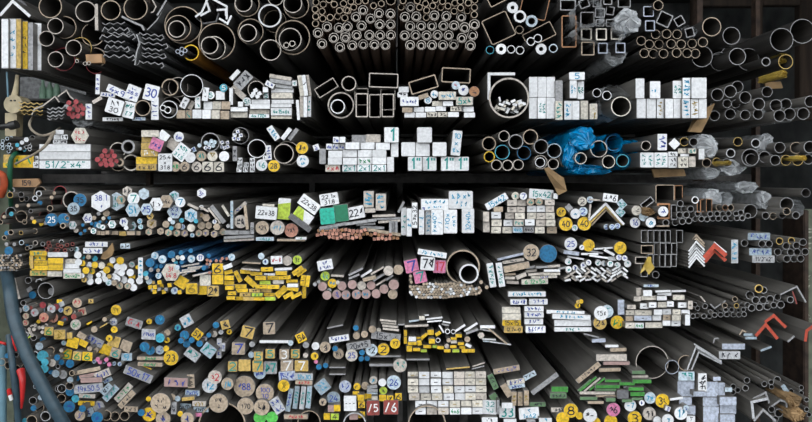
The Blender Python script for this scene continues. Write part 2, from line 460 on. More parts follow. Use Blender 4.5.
T2(0, 0, Z47)
def wavy(x0, x1, y, amp, n, dy=0, t=3.2, c='s', hook=0, **k):
    pts = []
    if hook: pts.append((x0-hook, y+14))
    for i in range(n+1):
        f = i/n; pts.append((x0+(x1-x0)*f, y+dy*f+(amp if i % 2 else -amp)))
    if hook: pts += [(x1+8, y+dy+10), (x1-6, y+dy+20)]
    AN(pts, t, c, 'corrugated', **k)
for i, y in enumerate((112, 134, 152, 170, 194, 216, 240, 262)):
    wavy(478+(i % 3)*12, 585+(i % 4)*14, y, 5+(i % 2)*2, 6, -4+(i % 3)*7, hook=(12 if i % 2 else 0))
for i, y in enumerate((158, 178, 200, 226, 246, 262, 290)):
    wavy(655+(i % 2)*10, 760+(i % 3)*10, y, 5, 6, 10, hook=(10 if i % 2 == 0 else 0))
AN([(640, 160), (655, 205), (640, 245), (632, 305)], 6, 's', 'strip')
AN([(690, 140), (735, 95), (785, 5)], 5, 's', 'strip')
bundle('among the big nested pipes, top shelf', body='black_iron')
T(1, 0)
P(470, 175, 132, .05, 'n', d=.04); P(435, 195, 90, .06, 'n', d=.0, inner=True); P(425, 203, 60, .1, 'f', d=-.02, inner=True)
P(705, 290, 130, .05, 'n', d=.03); P(685, 335, 82, .06, 'c', d=.01, inner=True); P(655, 317, 62, .11, 'f', d=-.03, inner=True)
many(P, ((432, 360), (462, 344), (483, 354), (458, 374)), 16, .3, 'v', d=-.05, inner=True)
P(525, 368, 56, .13, 'y', body='orange_steel')
for pts in ([(640, -5), (600, 85), (555, 118)], [(630, 0), (655, 75), (590, 110)], [(675, -8), (775, 45), (775, 135)], [(722, 128), (780, 165), (808, 108)], [(705, 70), (768, 66), (770, 110)]):
    AN(pts, 14, 'w', d=.01)
AN([(560, 120), (610, 165), (700, 150), (720, 90)], 10, 'd', 'strip', d=.05)
T(2, 0)
P(105, 30, 88, .07, 'n', d=.03); P(80, 22, 62, .1, d=-.02, inner=True); P(265, 110, 82, .13, 'w'); P(300, 150, 80, .06, 'n', d=.06)
P(305, -15, 55, .1, d=.03); P(450, 40, 90, .07, 'n', d=.03); P(425, 25, 66, .1, d=-.02, inner=True)
P(130, 220, 90, .06, 'n', d=.02); P(112, 230, 62, .1, d=-.02, inner=True); P(425, 262, 122, .06, 'n', d=.02); P(407, 275, 80, .08, d=-.02, inner=True)
P(380, 316, 21, .28, d=-.04, inner=True); P(422, 305, 22, .28, d=-.04, inner=True); P(270, 350, 74, .08, 'f')

SM = dict(wl=.22, c='n')
bundle('in the sooty tube bundle beside nested pipes, top shelf', body='rusty_steel')
T(2, 0)
many(P, ((588, 15), (638, 30), (680, -2), (715, 30), (780, 25), (582, 65), (630, 80), (752, 75), (800, 70), (586, 115), (635, 130), (687, 122), (738, 115), (790, 125), (584, 165)), 24, .2, 'n')
many(NP, ((665, 187), (748, 195), (808, 185), (602, 230), (712, 265), (793, 262), (630, 305), (755, 330)), 35)
T(3, 0)
many(P, ((20, 10), (72, 10), (122, 5), (40, 50), (178, 40), (233, 25), (0, 75)), 23, .2, 'n')
P(300, 2, 34, .12, 'n')
many(NP, ((105, 70), (55, 118), (157, 130), (217, 92), (297, 95), (95, 180), (222, 170), (297, 170), (60, 245), (150, 245), (225, 245), (300, 245), (30, 318), (107, 310), (185, 312), (262, 315), (-18, 245)), 34)
bundle('in the sooty tube bundle beside tilted tubes, top shelf', body='rusty_steel')
many(P, ((385, 5), (485, 5), (372, 50), (500, 50), (543, 25), (550, 72), (593, 40), (612, -2), (662, 10), (648, 52), (700, 42), (747, 22), (743, 78), (787, 10), (788, 55), (548, 122)), 23, .2, 'n')
many(NP, ((437, 50), (398, 118), (478, 115), (605, 108), (688, 112), (793, 118), (435, 182), (512, 180), (588, 180), (668, 180), (743, 178), (397, 248), (473, 245), (550, 248), (627, 245), (705, 247), (797, 265), (435, 315), (513, 315), (588, 315), (665, 315), (740, 312)), 34)
T(4, 0)
many(P, ((30, 20), (75, 0), (73, 52), (22, 75), (72, 102)), 24, .2, 'n')
many(NP, ((73, 170), (5, 192), (60, 245), (45, 318)), 36)

bundle('beside the tilted square tubes, top shelf', body='black_iron')
RT(243, 195, 188, 186, 25, 6, 'n', lab='large square box tube tilted on a corner, top shelf', L=.9); RT(235, -22, 150, 95, 27, 6, 'n', L=.9)
RT(497, 30, 190, 200, -13, 6, 'o', lab='rust-edged square box tube above the white heavy-walled pipes, top shelf', d=.06, L=.9)
RT(527, 243, 218, 106, 27, 5, 'n', lab='flat rectangular box tube tilted over two white pipes, top shelf', d=.04)
P(340, 53, 39, .66, 'w'); P(392, 115, 43, .34, 'w'); P(473, 147, 42, .42, 'a'); P(388, 208, 29, .14, 'n')
P(468, 290, 30, .2, 'w', d=-.02, inner=True); P(517, 268, 30, .2, 'w', d=-.02, inner=True)
P(182, 350, 29, .14, 't'); P(260, 343, 37, .6, 'w'); P(330, 345, 29, .2, 'w'); P(392, 352, 30, .2, 'w'); P(540, 343, 38, .6, 'w'); P(625, 338, 31, .22, 'a')
bundle('with plastic film over its end, top shelf', d=.02, body='black_iron')
RT(735, 220, 105, 225, 0, 8, 'o', lab='tall rust-edged rectangular tube beside plastic-wrapped tubes, top shelf'); RT(728, 35, 110, 76, 0, 7, 's')
T(5, 0)
RT(52, 135, 100, 105, 0, 7, 's'); RT(140, 90, 68, 66, 0, 6, 's'); RT(345, 110, 64, 80, 0, 8, 's'); RT(210, 75, 60, 60, -8, 6, 's'); RT(140, 160, 60, 50, 0, 6, 's'); RT(215, 160, 66, 52, 0, 6, 's')
RT(45, 240, 76, 84, 0, 9, 'c'); RT(150, 240, 76, 84, 0, 9, 'c'); RT(255, 235, 80, 84, 0, 9, 'c')
RT(55, 340, 92, 95, 0, 7, 'n'); RT(160, 337, 68, 76, 0, 8, 'v'); RT(283, 335, 70, 72, 0, 8, 'v'); RT(283, 385, 70, 20, 0, 5, 's', d=.04)
RT(120, 20, 60, 60, 0, 6, 's'); RT(195, 8, 62, 50, 0, 6, 's'); RT(310, 20, 90, 64, 0, 6, 's'); RT(30, 25, 70, 60, 20, 6, 's')
bundle('above the tan-rimmed pipe pile, top shelf', sup=False, d=.03, body='black_iron')
RT(480, 80, 74, 74, 0, 7, 'v'); RT(592, 135, 96, 96, -25, 8, 's'); RT(697, 147, 66, 66, 30, 7, 's'); RT(490, 180, 70, 76, 0, 8, 'v'); RT(768, 227, 62, 66, 14, 7, 's'); P(548, 37, 36, .14, 'n')
bundle('in the low tan-rimmed pipe pile, top shelf', d=.03, body='black_iron')
many(P, ((530, 240), (607, 237), (680, 240), (428, 285), (485, 310), (553, 310), (638, 307), (708, 310), (785, 305), (450, 372), (513, 375), (585, 375), (677, 370), (750, 372), (808, 375)), 33, .12, 'n')
bundle('by the wooden uprights, top shelf', d=.10, jit=.04, body='black_iron')
T(6, 0)
P(110, 187, 67, .09, 'n', d=-.05); P(122, 295, 90, .05, 's', d=.1); P(48, 295, 35, .14, 'n', d=-.05); P(248, 250, 62, .07, 's'); P(290, 395, 60, .08, 's', d=-.03); P(365, 415, 78, .05, 's', d=.1)
P(42, 395, 75, .06, 's'); P(165, 430, 66, .06, 's', d=.1); P(600, 278, 82, .06, 's'); P(745, 218, 86, .05, 's', d=.05); P(490, 432, 32, .2, 's', d=-.02); P(628, 432, 52, .1, 'z')

# ================================================================ second shelf
bundle('under the cream pulley cover, second shelf', body='grey_steel')
T(0, 1)
for i, (x0, x1, y, c) in enumerate(((130, 300, 300, 'z'), (135, 305, 325, 'z'), (130, 300, 350, 'z'), (150, 300, 375, 'z'))):
    wavy(x0, x1, y, 6, 8, 8, 6, c)
for i, y in enumerate((345, 370, 395, 415)): wavy(330, 450, y, 7, 6, -12, 7, 's')
AN([(222, 385), (240, 345), (300, 320), (385, 255), (415, 295)], 9, 'f', 'strip'); AN([(300, 330), (400, 260), (465, 212), (490, 255), (515, 275)], 9, 'f', 'strip')
bundle('in the upper bunch of red-ended rods, second shelf')
many(R, ((483, 300), (533, 292), (565, 318), (524, 325), (489, 340), (545, 350), (512, 362), (583, 340), (577, 377), (545, 392), (510, 395), (482, 375)), 18, 'r'); R(463, 326, 17, 's')
bundle('by the upper red-ended rods, second shelf')
B(622, 362, 45, 112, 0, 'w', '^~~~:B'); B(680, 280, 72, 26, 30, 'f', sup=0)
bundle('in the jumble of numbered white plates, second shelf')
B(685, 170, 30, 142, -2, 'w', '^~ ~ ~:B'); B(755, 243, 105, 30, -6, 'w', '~~~~:B'); B(790, 415, 145, 26, 0, 'w', '~~~~~:K')
T(1, 1)
B(25, 228, 190, 52, -25, 'w', '4x9~:B', d=-.01); B(118, 232, 98, 108, -21, 'w', '~~|28.5|~:B', d=-.02); B(247, 230, 104, 112, -14, 'w', '30:B', d=-.01)
B(-10, 325, 118, 108, -17, 'w', '~~|30:K', d=-.03); B(92, 350, 82, 115, -12, 'w', '~~|~~:T', d=-.02); P(187, 336, 56, .12, 'n', d=-.02); B(273, 340, 52, 160, 0, 'w', '^~ ~ ~ ~:B', d=-.01)
B(160, 412, 95, 22, 0, 'a', '~~~:B')
bundle('by the three round pipe mouths, second shelf')
P(378, 190, 60, .14, 'n'); P(530, 180, 80, .06, 'w'); P(435, 190, 70, .06, 'f', d=.05); P(370, 345, 62, .1, 'w'); P(385, 330, 76, .06, 'f', d=.05)
P(328, 335, 22, .3, 'w', d=-.03, inner=True); P(362, 350, 25, .28, 'w', d=-.03, inner=True)
bundle('in the row of small square bars, second shelf')
B(480, 300, 45, 78, -28, 'w', '~|~:K'); B(515, 310, 60, 62, -28, 'f'); B(572, 297, 38, 86, 0, 'w', '^~ ~:T'); B(627, 240, 42, 96, -8, 'w', '~|~:K'); R(663, 247, 28, 'w', '5:T'); B(730, 248, 62, 62, 0, 'w'); R(753, 195, 28, 't', '5:W'); B(806, 255, 25, 120, 0, 'w')
B(645, 320, 62, 56, 0, 'w'); B(707, 318, 60, 56, 0, 'c'); B(769, 318, 60, 56, 0, 'n')
B(455, 380, 62, 58, 0, 'n'); B(509, 380, 45, 58, 0, 'n', '~:T'); B(568, 378, 65, 62, 0, 'w'); B(634, 380, 60, 62, 0, 'w'); B(697, 382, 60, 60, 0, 'c'); B(762, 385, 62, 58, 0, 'n')
bundle('in the tidy stack of white flats, second shelf')
T(2, 1)
B(20, 105, 85, 30, 47, 'w'); B(78, 142, 128, 76, 47, 's', '~~~:K'); B(45, 225, 118, 42, -43, 'f'); P(170, 205, 60, .08, 'f')
many(B, ((150, 235), (165, 213), (192, 235), (178, 255), (140, 250)), 27, 27, 30, 'w', d=-.02)
B(235, 208, 38, 38, 0, 'w'); B(238, 250, 37, 37, 0, 'w', '5:T'); R(105, 292, 31, 'w', '5~:T'); B(60, 310, 36, 36, 0, 'w')
B(50, 345, 120, 30, 0, 'w'); B(50, 382, 118, 42, 0, 'c'); B(202, 292, 130, 30, 0, 'w'); B(197, 325, 142, 34, 0, 'w'); B(192, 362, 142, 30, 0, 'c'); B(190, 392, 142, 26, 0, 'w', '4x170~:T')
B(340, 122, 156, 26, -9, 'f'); B(340, 152, 156, 26, -8, 's'); B(350, 182, 152, 26, -5, 'w'); B(352, 213, 160, 28, 0, 'w'); B(350, 249, 150, 40, 0, 'c'); B(355, 292, 155, 28, 0, 'w'); B(346, 320, 145, 24, 0, 'w')
B(345, 362, 148, 52, 0, 'w', '4x15x6~:T'); B(345, 400, 146, 22, 0, 'c'); B(265, 172, 66, 36, -28, 'w', '~~:B'); B(438, 163, 34, 38, 0, 'w', '~:T')
B(482, 180, 30, 148, 8, 'c'); B(510, 178, 27, 148, 8, 'w', '~:K'); B(535, 178, 24, 148, 8, 'f'); B(462, 350, 20, 142, 4, 'w'); B(487, 328, 25, 146, 0, 'f'); B(513, 328, 25, 146, 0, 'w'); B(540, 325, 27, 146, 0, 'w', '^~ ~ ~:T')
bundle('in the group of empty box tubes, second shelf')
RT(660, 195, 158, 76, 32, 6, 'f')
T2(320, 60, Z47)
P(135, 110, 35, .13, 'f'); P(98, 212, 62, .1, 'f', d=.02); P(83, 218, 34, .15, 'w', d=-.02, inner=True)
RT(298, 96, 138, 68, -2, 5, 'f'); RT(196, 212, 58, 112, 0, 5, 'f'); RT(194, 172, 66, 80, 0, 4, 'f', d=.05); RT(258, 215, 56, 110, 0, 5, 'f'); RT(318, 213, 58, 110, 0, 5, 'f'); RT(318, 185, 70, 100, 0, 4, 'f', d=.05)
RT(485, 115, 132, 62, 17, 5, 'n'); RT(638, 72, 136, 70, -3, 5, 'n')
bundle('in the small brick-like stack under two tilted tubes, second shelf')
T(3, 1)
B(390, 207, 72, 40, 0, 'w'); B(382, 243, 72, 36, 0, 'w', '~~:K'); B(430, 290, 130, 64, 0, 'w', '~ x~x~:B'); B(528, 255, 72, 32, 18, 'n'); R(560, 280, 28, 'w', '8:C'); R(605, 240, 28, 'w', '4~:C'); B(695, 250, 122, 58, 0, 'c', '~x~4~:C')
R(755, 178, 30, 'a', '~:R'); B(625, 305, 72, 34, 0, 'c'); B(700, 305, 72, 34, 0, 'w')
B(415, 350, 72, 34, 0, 'n'); B(497, 347, 74, 34, 0, 'w'); B(576, 345, 76, 34, 0, 'w'); B(650, 340, 70, 34, 0, 'w'); B(755, 342, 76, 34, 0, 'c', '~x~:K')
B(432, 385, 74, 35, 0, 'w'); B(510, 385, 74, 35, 0, 'w'); B(588, 382, 74, 34, 0, 'c', '~x~:K'); B(664, 382, 70, 34, 0, 'c', '~~:K'); B(738, 382, 76, 34, 0, 'w')
T1(); R(463.5, 90.3, 5.3, 'w', '~:B'); R(474.2, 91.5, 5.2, 'o', '~:K'); B(464.5, 101, 17, 8.4, 0, 'c', '5x~:T'); B(468.5, 109.2, 10.4, 5.2, 0, 'w'); B(469.5, 115, 11, 5, 0, 'w'); B(459, 109, 8, 5, 0, 'w', '~:K')
bundle('beside the big pipe full of short white rods, second shelf')
T(4, 1)
P(315, 265, 142, .085, 'f', lab='wide pipe holding a heap of short white rods, second shelf'); AN([(175, 278), (175, 97), (358, 97)], 20, 'w', d=-.005, lab='white-edged angle bar leaning around the wide pipe mouth, second shelf')
bundle('heaped inside the wide pipe, second shelf', sup=False)
rr = random.Random(3)
for i in range(38):
    f = i/37; x = 222 + 210*rr.random(); y = 300 + 85*rr.random() - (x-222)*.12
    if math.hypot(x-315, y-265) < 112: B(x, y, 34, 17, rr.choice((15, 35, -20, 60, 25)), 'c' if rr.random() < .4 else 'w', d=-.02+rr.random()*.05, L=.5)
B(250, 275, 12, 34, 15, 'w', L=.5)
bundle('in the slab block beside the rod-filled pipe, second shelf')
for x in (485, 546, 607): B(x, 190, 60, 144, 0, 'w')
B(485, 337, 60, 148, 0, 'w'); B(546, 337, 60, 148, 0, 'w', '^~~~~|~~~~:T'); B(607, 337, 60, 148, 0, 'w'); B(665, 215, 50, 144, 0, 's'); B(664, 353, 50, 134, 0, 'c', '^~~~~:T'); B(728, 352, 54, 132, 0, 'w', '^~~~:C'); B(782, 352, 52, 132, 0, 'w')
B(765, 205, 50, 126, 0, 'w', '^~~~~|~~~:C'); B(816, 212, 46, 126, 0, 'w', '^~~~~|~~~:T'); B(790, 112, 110, 54, 0, 'w', '5:C')
T(5, 1); B(30, 350, 54, 132, 0, 'c'); B(94, 360, 54, 110, 0, 'c', '~:O')
bundle('wrapped in torn grey plastic, second shelf')
P(118, 230, 31, .14, 'w'); P(188, 248, 33, .16, 'w'); P(287, 325, 70, .1, 'c')
bundle('in the slab block beside the cardboard wedge, second shelf')
T2(640, 85, 806/172.)
for x0, x1, c, m in ((-16, 27, 'w', None), (30, 74, 'w', None), (78, 115, 'w', '^~~~~:O'), (118, 155, 'w', None), (156, 195, 'w', None), (197, 235, 'w', '^~~~~:C'), (238, 274, 'w', '^~~~~:O'), (276, 312, 'w', None)):
    B((x0+x1)/2, 110, x1-x0, 92, 0, c, m)
for x0, x1, y0, m in ((-21, 20, -31, None), (46, 95, -18, '^~:C'), (153, 198, -20, '^~~~|~~~:T'), (199, 238, -34, '^~~~~:C'), (240, 312, -35, None)):
    B((x0+x1)/2, (y0+63)/2, x1-x0, 63-y0, 0, 'w', m)
bundle('in the pipe heap beyond the cardboard wedge, second shelf', d=.06, jit=.04)
T(6, 1)
for x, y, r, dd in ((150, 243, 44, 0), (240, 220, 44, -.02), (290, 188, 42, .06), (345, 262, 42, 0), (218, 305, 31, 0), (278, 308, 30, .03), (440, 308, 43, 0), (498, 222, 38, 0), (560, 318, 43, 0), (630, 308, 39, 0), (800, 290, 40, 0),
                    (130, 390, 36, 0), (240, 378, 38, 0), (278, 385, 36, .07), (345, 385, 36, 0), (435, 380, 36, 0), (585, 390, 41, 0), (655, 378, 42, 0), (750, 375, 43, 0), (75, 300, 32, .04)):
    P(x, y, r, .09, 's', d=dd)

# ================================================================ third shelf
bundle('among tiny rods by the green hose, third shelf')
T(0, 2)
many(P, ((20, 147), (50, 130), (78, 125), (15, 172), (65, 172), (18, 197), (45, 190), (75, 196), (60, 220)), 13, .35, 'a')
R(122, 175, 15, 't'); R(155, 158, 15, 'w'); HX(185, 138, 19, 'w'); P(225, 125, 18, .12, 's'); P(205, 160, 12, .2, 'w'); P(185, 190, 13, .2, 'w'); R(160, 187, 13, 'a'); P(210, 184, 13, .3, 'w'); P(208, 206, 12, .3, 'w'); R(172, 210, 13, 't'); R(122, 203, 10, 'o'); R(142, 200, 12, 'a')
bundle('under the tiny rods, third shelf')
B(165, 290, 145, 88, 0, 'y', '~  ~:G'); B(252, 272, 38, 40, 0, 'w', '~~:K'); B(252, 314, 38, 42, 0, 'w', '~~:K'); B(50, 270, 50, 56, 0, 'z'); B(48, 316, 52, 36, 0, 'y', '~:G')
bundle('with the green-lettered wide slabs, third shelf')
B(455, 195, 363, 52, 0, 'w'); B(455, 250, 363, 54, 0, 'w'); B(455, 312, 363, 58, 0, 'w', '51/2"x4":T')
B(418, 85, 56, 32, 0, 'w'); B(400, 120, 46, 34, 0, 'w'); B(450, 120, 50, 34, 0, 'w', '~~:K'); B(396, 153, 48, 28, 0, 'w', '~~:K'); B(447, 153, 48, 28, 0, 'w', '~~:K')
HX(560, 110, 64, 'c', '~~~|~x~:R', lab='cream hexagonal bar end with red scrawl under plastic, third shelf')
bundle('in the lower bunch of red-ended rods, third shelf')
many(R, ((735, 217), (780, 222), (715, 252), (754, 247), (800, 252), (683, 277), (735, 284), (775, 280), (707, 307), (745, 314), (782, 312), (812, 288)), 18.5, 'r')
bundle('between red-ended rods and ochre bars, third shelf')
T(1, 2)
P(85, 187, 48, .3, 's'); P(12, 212, 56, .1, 'c', d=.05); P(25, 297, 30, .45, 'n'); P(105, 298, 58, .16, 'c', d=.03); P(15, 300, 58, .08, 'n', d=.06)
bundle('in the pile of ochre bars, third shelf')
B(240, 95, 126, 46, 0, 'c'); B(230, 138, 100, 38, 0, 'z'); B(213, 182, 74, 48, 0, 'z'); B(235, 232, 122, 48, 0, 'z', '~ ~:W'); B(215, 283, 150, 50, 0, 'y'); B(212, 331, 142, 44, 0, 'z', '~x~~:K')
bundle('among numbered bars beside the ochre pile, third shelf')
B(283, 172, 90, 86, -22, 'p', '~x~:B', d=-.02); B(333, 112, 74, 64, -38, 'w'); B(395, 170, 74, 74, -35, 'f'); B(457, 225, 98, 112, -38, 'w', '~5~|~R~|31.5:T'); R(440, 118, 36, 'w', '6m:B'); B(345, 297, 100, 126, 0, 'w', '25.4|x|31.8:K', lab='white rectangular bar end marked 25.4 by 31.8 beside the ochre pile'); B(543, 208, 34, 34, 25, 'a', '~:B')
R(520, 262, 38, 'w'); R(598, 252, 37, 'n', '~~:T'); R(675, 252, 37, 'c', '~:O'); R(757, 254, 36, 'w', '~:W'); R(415, 326, 36, 'n', '~~:G'); R(480, 326, 35, 'n', '6:K'); R(565, 328, 37, 'f', '6:K'); B(642, 328, 76, 72, 0, 'c', '6:K'); B(720, 328, 74, 72, 0, 'c', '6:K')
P(660, 155, 66, .09, 's')
many(R, ((585, 178), (630, 160), (668, 148), (690, 156), (680, 180), (650, 168)), 15, 'a', d=-.02); many(R, ((627, 194), (654, 192)), 13, 'w', '~:B', d=-.02)
many(B, ((742, 158), (780, 158), (740, 187), (760, 194), (782, 187)), 24, 24, 20, 'w', '~:B')
bundle('around the round pipe mouths, third shelf')
T(2, 2)
P(60, 110, 59, .07, 's'); many(B, ((20, 105), (40, 80), (62, 108), (45, 132), (14, 130)), 25, 25, 10, 'w', '~:B', d=-.02); B(20, 235, 30, 104, 0, 's', '^~ ~:K')
B(290, 92, 108, 46, -55, 'w', '~~~~:C'); B(380, 97, 96, 30, 52, 'w'); B(428, 100, 96, 28, 52, 's'); P(175, 200, 66, .09, 'w'); B(258, 228, 36, 102, 5, 'w', '^~~~~:B'); B(230, 266, 26, 34, 0, 'w', '~:K')
P(362, 236, 70, .09, 'f', d=-.01); P(388, 232, 84, .06, 'f', d=.03); R(490, 195, 43, 'y', '~~:K'); R(495, 288, 43, 'w', '~~|~~:C'); R(208, 316, 41, 'w', '~6:T'); R(293, 322, 42, 'y', '28:K')
many(B, ((50, 348), (95, 348), (143, 348), (55, 313), (100, 313), (143, 315), (55, 280), (143, 282)), 36, 33, 0, 'w', '~~:K'); B(590, 192, 42, 42, 20, 'w', '~:B')
bundle('in the wall of white bricks of steel, third shelf')
T2(320, 110, Z47)
for x, y, c, m in ((75, 140, 'w', '~m:B'), (105, 140, 'w', None), (43, 172, 'w', '~m:B'), (73, 172, 'w', '~m:B'), (102, 172, 'w', '~m:B')): B(x, y, 28, 28, 0, c, m)
B(182, 135, 66, 35, 0, 's'); B(249, 133, 70, 37, 0, 'f')
for x, y in ((152, 168), (223, 168), (294, 170), (72, 207), (140, 204), (210, 204), (278, 204), (70, 240), (140, 240), (278, 238)): B(x, y, 67, 33, 0, 'w')
B(210, 239, 68, 33, 0, 'w', '~x~:G'); B(60, 273, 70, 33, 0, 'c', '~x~:R')
for x in (138, 208, 277): B(x, 273, 67, 33, 0, 'w', '2x1:T')
B(350, 185, 35, 70, 0, 'w'); B(330, 255, 33, 70, 0, 'w'); B(12, 217, 30, 72, 0, 's'); B(335, 117, 68, 72, 0, 'w', '1:T')
bundle('in the pyramid of white one-inch square bars, third shelf')
B(490, 117, 70, 72, 0, 'w'); B(414, 184, 66, 66, 0, 'w'); B(482, 184, 66, 66, 0, 'w'); B(560, 184, 66, 66, 0, 'w')
for x in (445, 513, 600, 665): B(x, 252, 66, 66, 0, 'w', '1":T')
B(640, 155, 44, 118, -6, 'w', '10|x|~~:C')
bundle('between one-inch bars and blue tarpaulin, third shelf')
T(4, 2)
P(175, 165, 49, .13, 'n'); P(280, 112, 39, .14, 'f'); P(363, 152, 52, .12, 's'); P(465, 118, 53, .12, 'n'); P(268, 225, 52, .1, 't'); P(177, 257, 39, .17, 'y'); P(420, 230, 49, .1, 'b', d=.02); P(540, 185, 51, .1, 's'); P(632, 215, 51, .1, 'a')
many(P, ((228, 315), (305, 317), (380, 313)), 38, .14, 'f'); P(535, 295, 49, .1, 'f', d=.01); P(533, 297, 35, .13, 'w', d=-.02, inner=True); P(625, 307, 39, .14, 'f'); P(740, 265, 76, .08, 'n', d=.06)
bundle('wrapped in the blue tarpaulin, third shelf')
T(5, 2)
P(5, 268, 42, .15, 'f', d=-.02); P(132, 202, 60, .1, 'f', d=-.02); P(200, 292, 46, .12, 'c', d=-.01); P(298, 285, 46, .14, 't', d=-.01); P(235, 160, 58, .14, 'b', d=.0)
bundle('between blue tarpaulin and bagged pipes, third shelf', d=.01)
P(462, 180, 35, .13, 'f'); B(575, 155, 66, 116, 0, 'w', '^~~~:B'); B(660, 167, 60, 60, -45, 'w'); P(730, 152, 31, .13, 'z'); P(795, 154, 30, .12, 's')
B(468, 280, 96, 106, 0, 'w', '^~~~|~~~:T'); B(566, 280, 96, 106, 0, 'w', '^~~~|~~~:T'); B(650, 296, 66, 78, 0, 'w', '~~|~~:K'); B(650, 238, 66, 32, 0, 'w', '~~:K'); B(722, 296, 72, 78, 0, 'c', '~~|~~:K'); B(720, 217, 70, 34, 0, 'c', '~:K'); B(785, 217, 56, 34, 0, 'c', '~~:T'); B(785, 292, 46, 74, 0, 'f'); B(732, 246, 60, 18, 0, 'w')
B(850, 238, 40, 75, 0, 'w')
bundle('loosely bagged in clear film, third shelf', d=.06, jit=.03, grubby=True)
T(6, 2)
for x, y, r, c, w in ((293, 152, 32, 'z', .12), (418, 162, 33, 'w', .2), (243, 232, 33, 'w', .2), (380, 262, 62, 's', .08), (105, 235, 31, 's', .1), (75, 300, 32, 'f', .12), (145, 295, 31, 'z', .12), (480, 258, 41, 's', .1), (587, 193, 39, 's', .1), (700, 195, 41, 'n', .1), (797, 190, 43, 's', .12), (555, 282, 37, 's', .1), (630, 282, 37, 'z', .1), (712, 282, 38, 'z', .1), (786, 275, 36, 's', .1)):
    P(x, y, r, w, c)
P(385, 275, 40, .1, 's', inner=True); P(215, 300, 30, .1, 's')

# ================================================================ fourth shelf
bundle('in the loose pipes below the 159 tag, fourth shelf', jit=.05, grubby=True)
T(0, 3)
for x, y, r, w, c in ((83, 72, 21, .4, 'w'), (70, 105, 21, .14, 'z'), (147, 102, 20, .12, 's'), (152, 133, 18, .16, 'f'), (185, 132, 18, .12, 's'), (272, 95, 22, .4, 'w'), (245, 128, 20, .4, 'w'), (350, 198, 22, .2, 'n'), (215, 217, 15, .14, 's'), (150, 255, 41, .1, 'f'), (172, 293, 18, .2, 'f'), (5, 295, 16, .2, 'f'), (75, 367, 19, .2, 'f'), (147, 370, 15, .2, 'z'), (243, 358, 19, .18, 'f'), (112, 388, 13, .2, 's'), (30, 405, 17, .2, 'f'), (440, 320, 20, .3, 'f'), (470, 266, 18, .25, 'f')): P(x, y, r, w, c, d=(-.03 if x == 470 else 0))
P(280, 88, 45, .12, 'n', d=.06); P(420, 86, 46, .1, 'r', d=.06); P(396, 152, 38, .1, 'm', d=.08); P(75, 225, 36, .1, 's', d=.05); P(310, 250, 36, .1, 'm', d=.07); P(500, 140, 62, .14, 'c', d=.03); P(600, 225, 46, .06, 'd', d=.05); P(50, 265, 44, .06, 'm', d=.08)
many(R, ((380, 92), (362, 122), (120, 180), (200, 178), (30, 257), (225, 268)), 13, 'n'); R(280, 160, 18, 'b', d=.02); R(80, 237, 16, 't'); R(240, 292, 15, 'y'); R(290, 305, 17, 'y', d=.03); R(48, 372, 17, 'b'); R(533, 352, 17, 'c')
R(560, 140, 46, 'b', '35:K', d=-.01); R(515, 200, 43, 'a', '35:K', d=-.02); R(362, 278, 46, 'b', '25:W'); R(445, 275, 42, 'b', '~:C'); HX(508, 316, 32, 'w', '~~:T'); R(320, 300, 14, 's')
bundle('in the heap of hexagonal bars, fourth shelf', jit=.025)
HX(706, 150, 76, 'w', '38.1|~:B', a=90); HX(815, 150, 66, 'a', '~~|~~:T', a=90); HX(615, 267, 38, 'w', '6~:B'); R(660, 265, 15, 'n'); R(725, 268, 14, 'c'); R(745, 232, 24, 'n'); R(690, 235, 14, 's')
many(R, ((580, 315), (595, 355), (565, 375), (742, 292), (765, 265), (642, 305)), 12, 'b'); R(672, 312, 20, 'b'); R(655, 357, 21, 'w', '5:T'); R(693, 320, 19, 'a', '~:T'); R(720, 330, 18, 'w', '~:T'); HX(785, 310, 31, 'w', '5:T'); R(628, 340, 10, 'n'); R(700, 293, 11, 'b')
many(B, ((690, 370), (720, 372), (752, 368), (788, 370), (815, 370)), 27, 27, 0, 'n')
T(1, 3)
HX(34, 140, 34, 'n', '~:T', d=-.02); HX(80, 80, 38, 'f', '~~:K', a=30); R(123, 130, 43, 'w', '7:T', d=-.01); HX(195, 97, 42, 'a', a=30); HX(120, 208, 55, 'a', '5~:C'); HX(214, 205, 46, 'a', '~5:B'); HX(282, 170, 52, 'w', '1 .~:K', d=-.01); HX(350, 150, 50, 'n', '~4~:K'); HX(408, 112, 38, 'a', '~~:T', a=30); R(450, 155, 36, 'w', '7:C', d=-.01); HX(410, 222, 54, 'a', 'X3|~~:B'); HX(600, 92, 36, 'w', '3~:B', a=30); HX(525, 247, 50, 'a', '~X:C', a=30)
R(378, 275, 16, 'w'); R(398, 295, 16, 'a'); R(460, 283, 17, 't'); R(560, 287, 16, 't'); R(598, 193, 18, 'w'); HX(240, 253, 26, 'z', '~:K'); HX(55, 295, 33, 'w', '~~:B', a=15); R(167, 288, 19, 'a', '5:C'); HX(112, 322, 35, 'a', '5:T'); R(72, 335, 16, 'w'); R(173, 328, 18, 'a', '~:T')
HX(250, 305, 38, 'n', '~:O', a=30); R(350, 310, 25, 'n'); R(435, 322, 22, 'n'); R(463, 328, 21, 'a', '11:B'); R(387, 337, 16, 't'); R(525, 335, 28, 'c'); R(598, 320, 27, 'n'); HX(648, 318, 27, 'n', a=30); HX(632, 264, 29, 'n'); HX(705, 328, 26, 'n'); R(785, 322, 14, 's')
for x, y, m in ((230, 364, '~:T'), (312, 359, '~:K'), (367, 368, '~:T'), (425, 371, '~:T'), (480, 373, '~:B'), (580, 372, '~:T'), (628, 369, '~:B'), (687, 378, '~:B'), (748, 362, '~:T')): HX(x, y, 26, 'n', m, a=30)
R(535, 385, 16, 'a', '~:C'); HX(690, 292, 17, 'w', '~:B'); HX(598, 245, 20, 'n', '~:O')
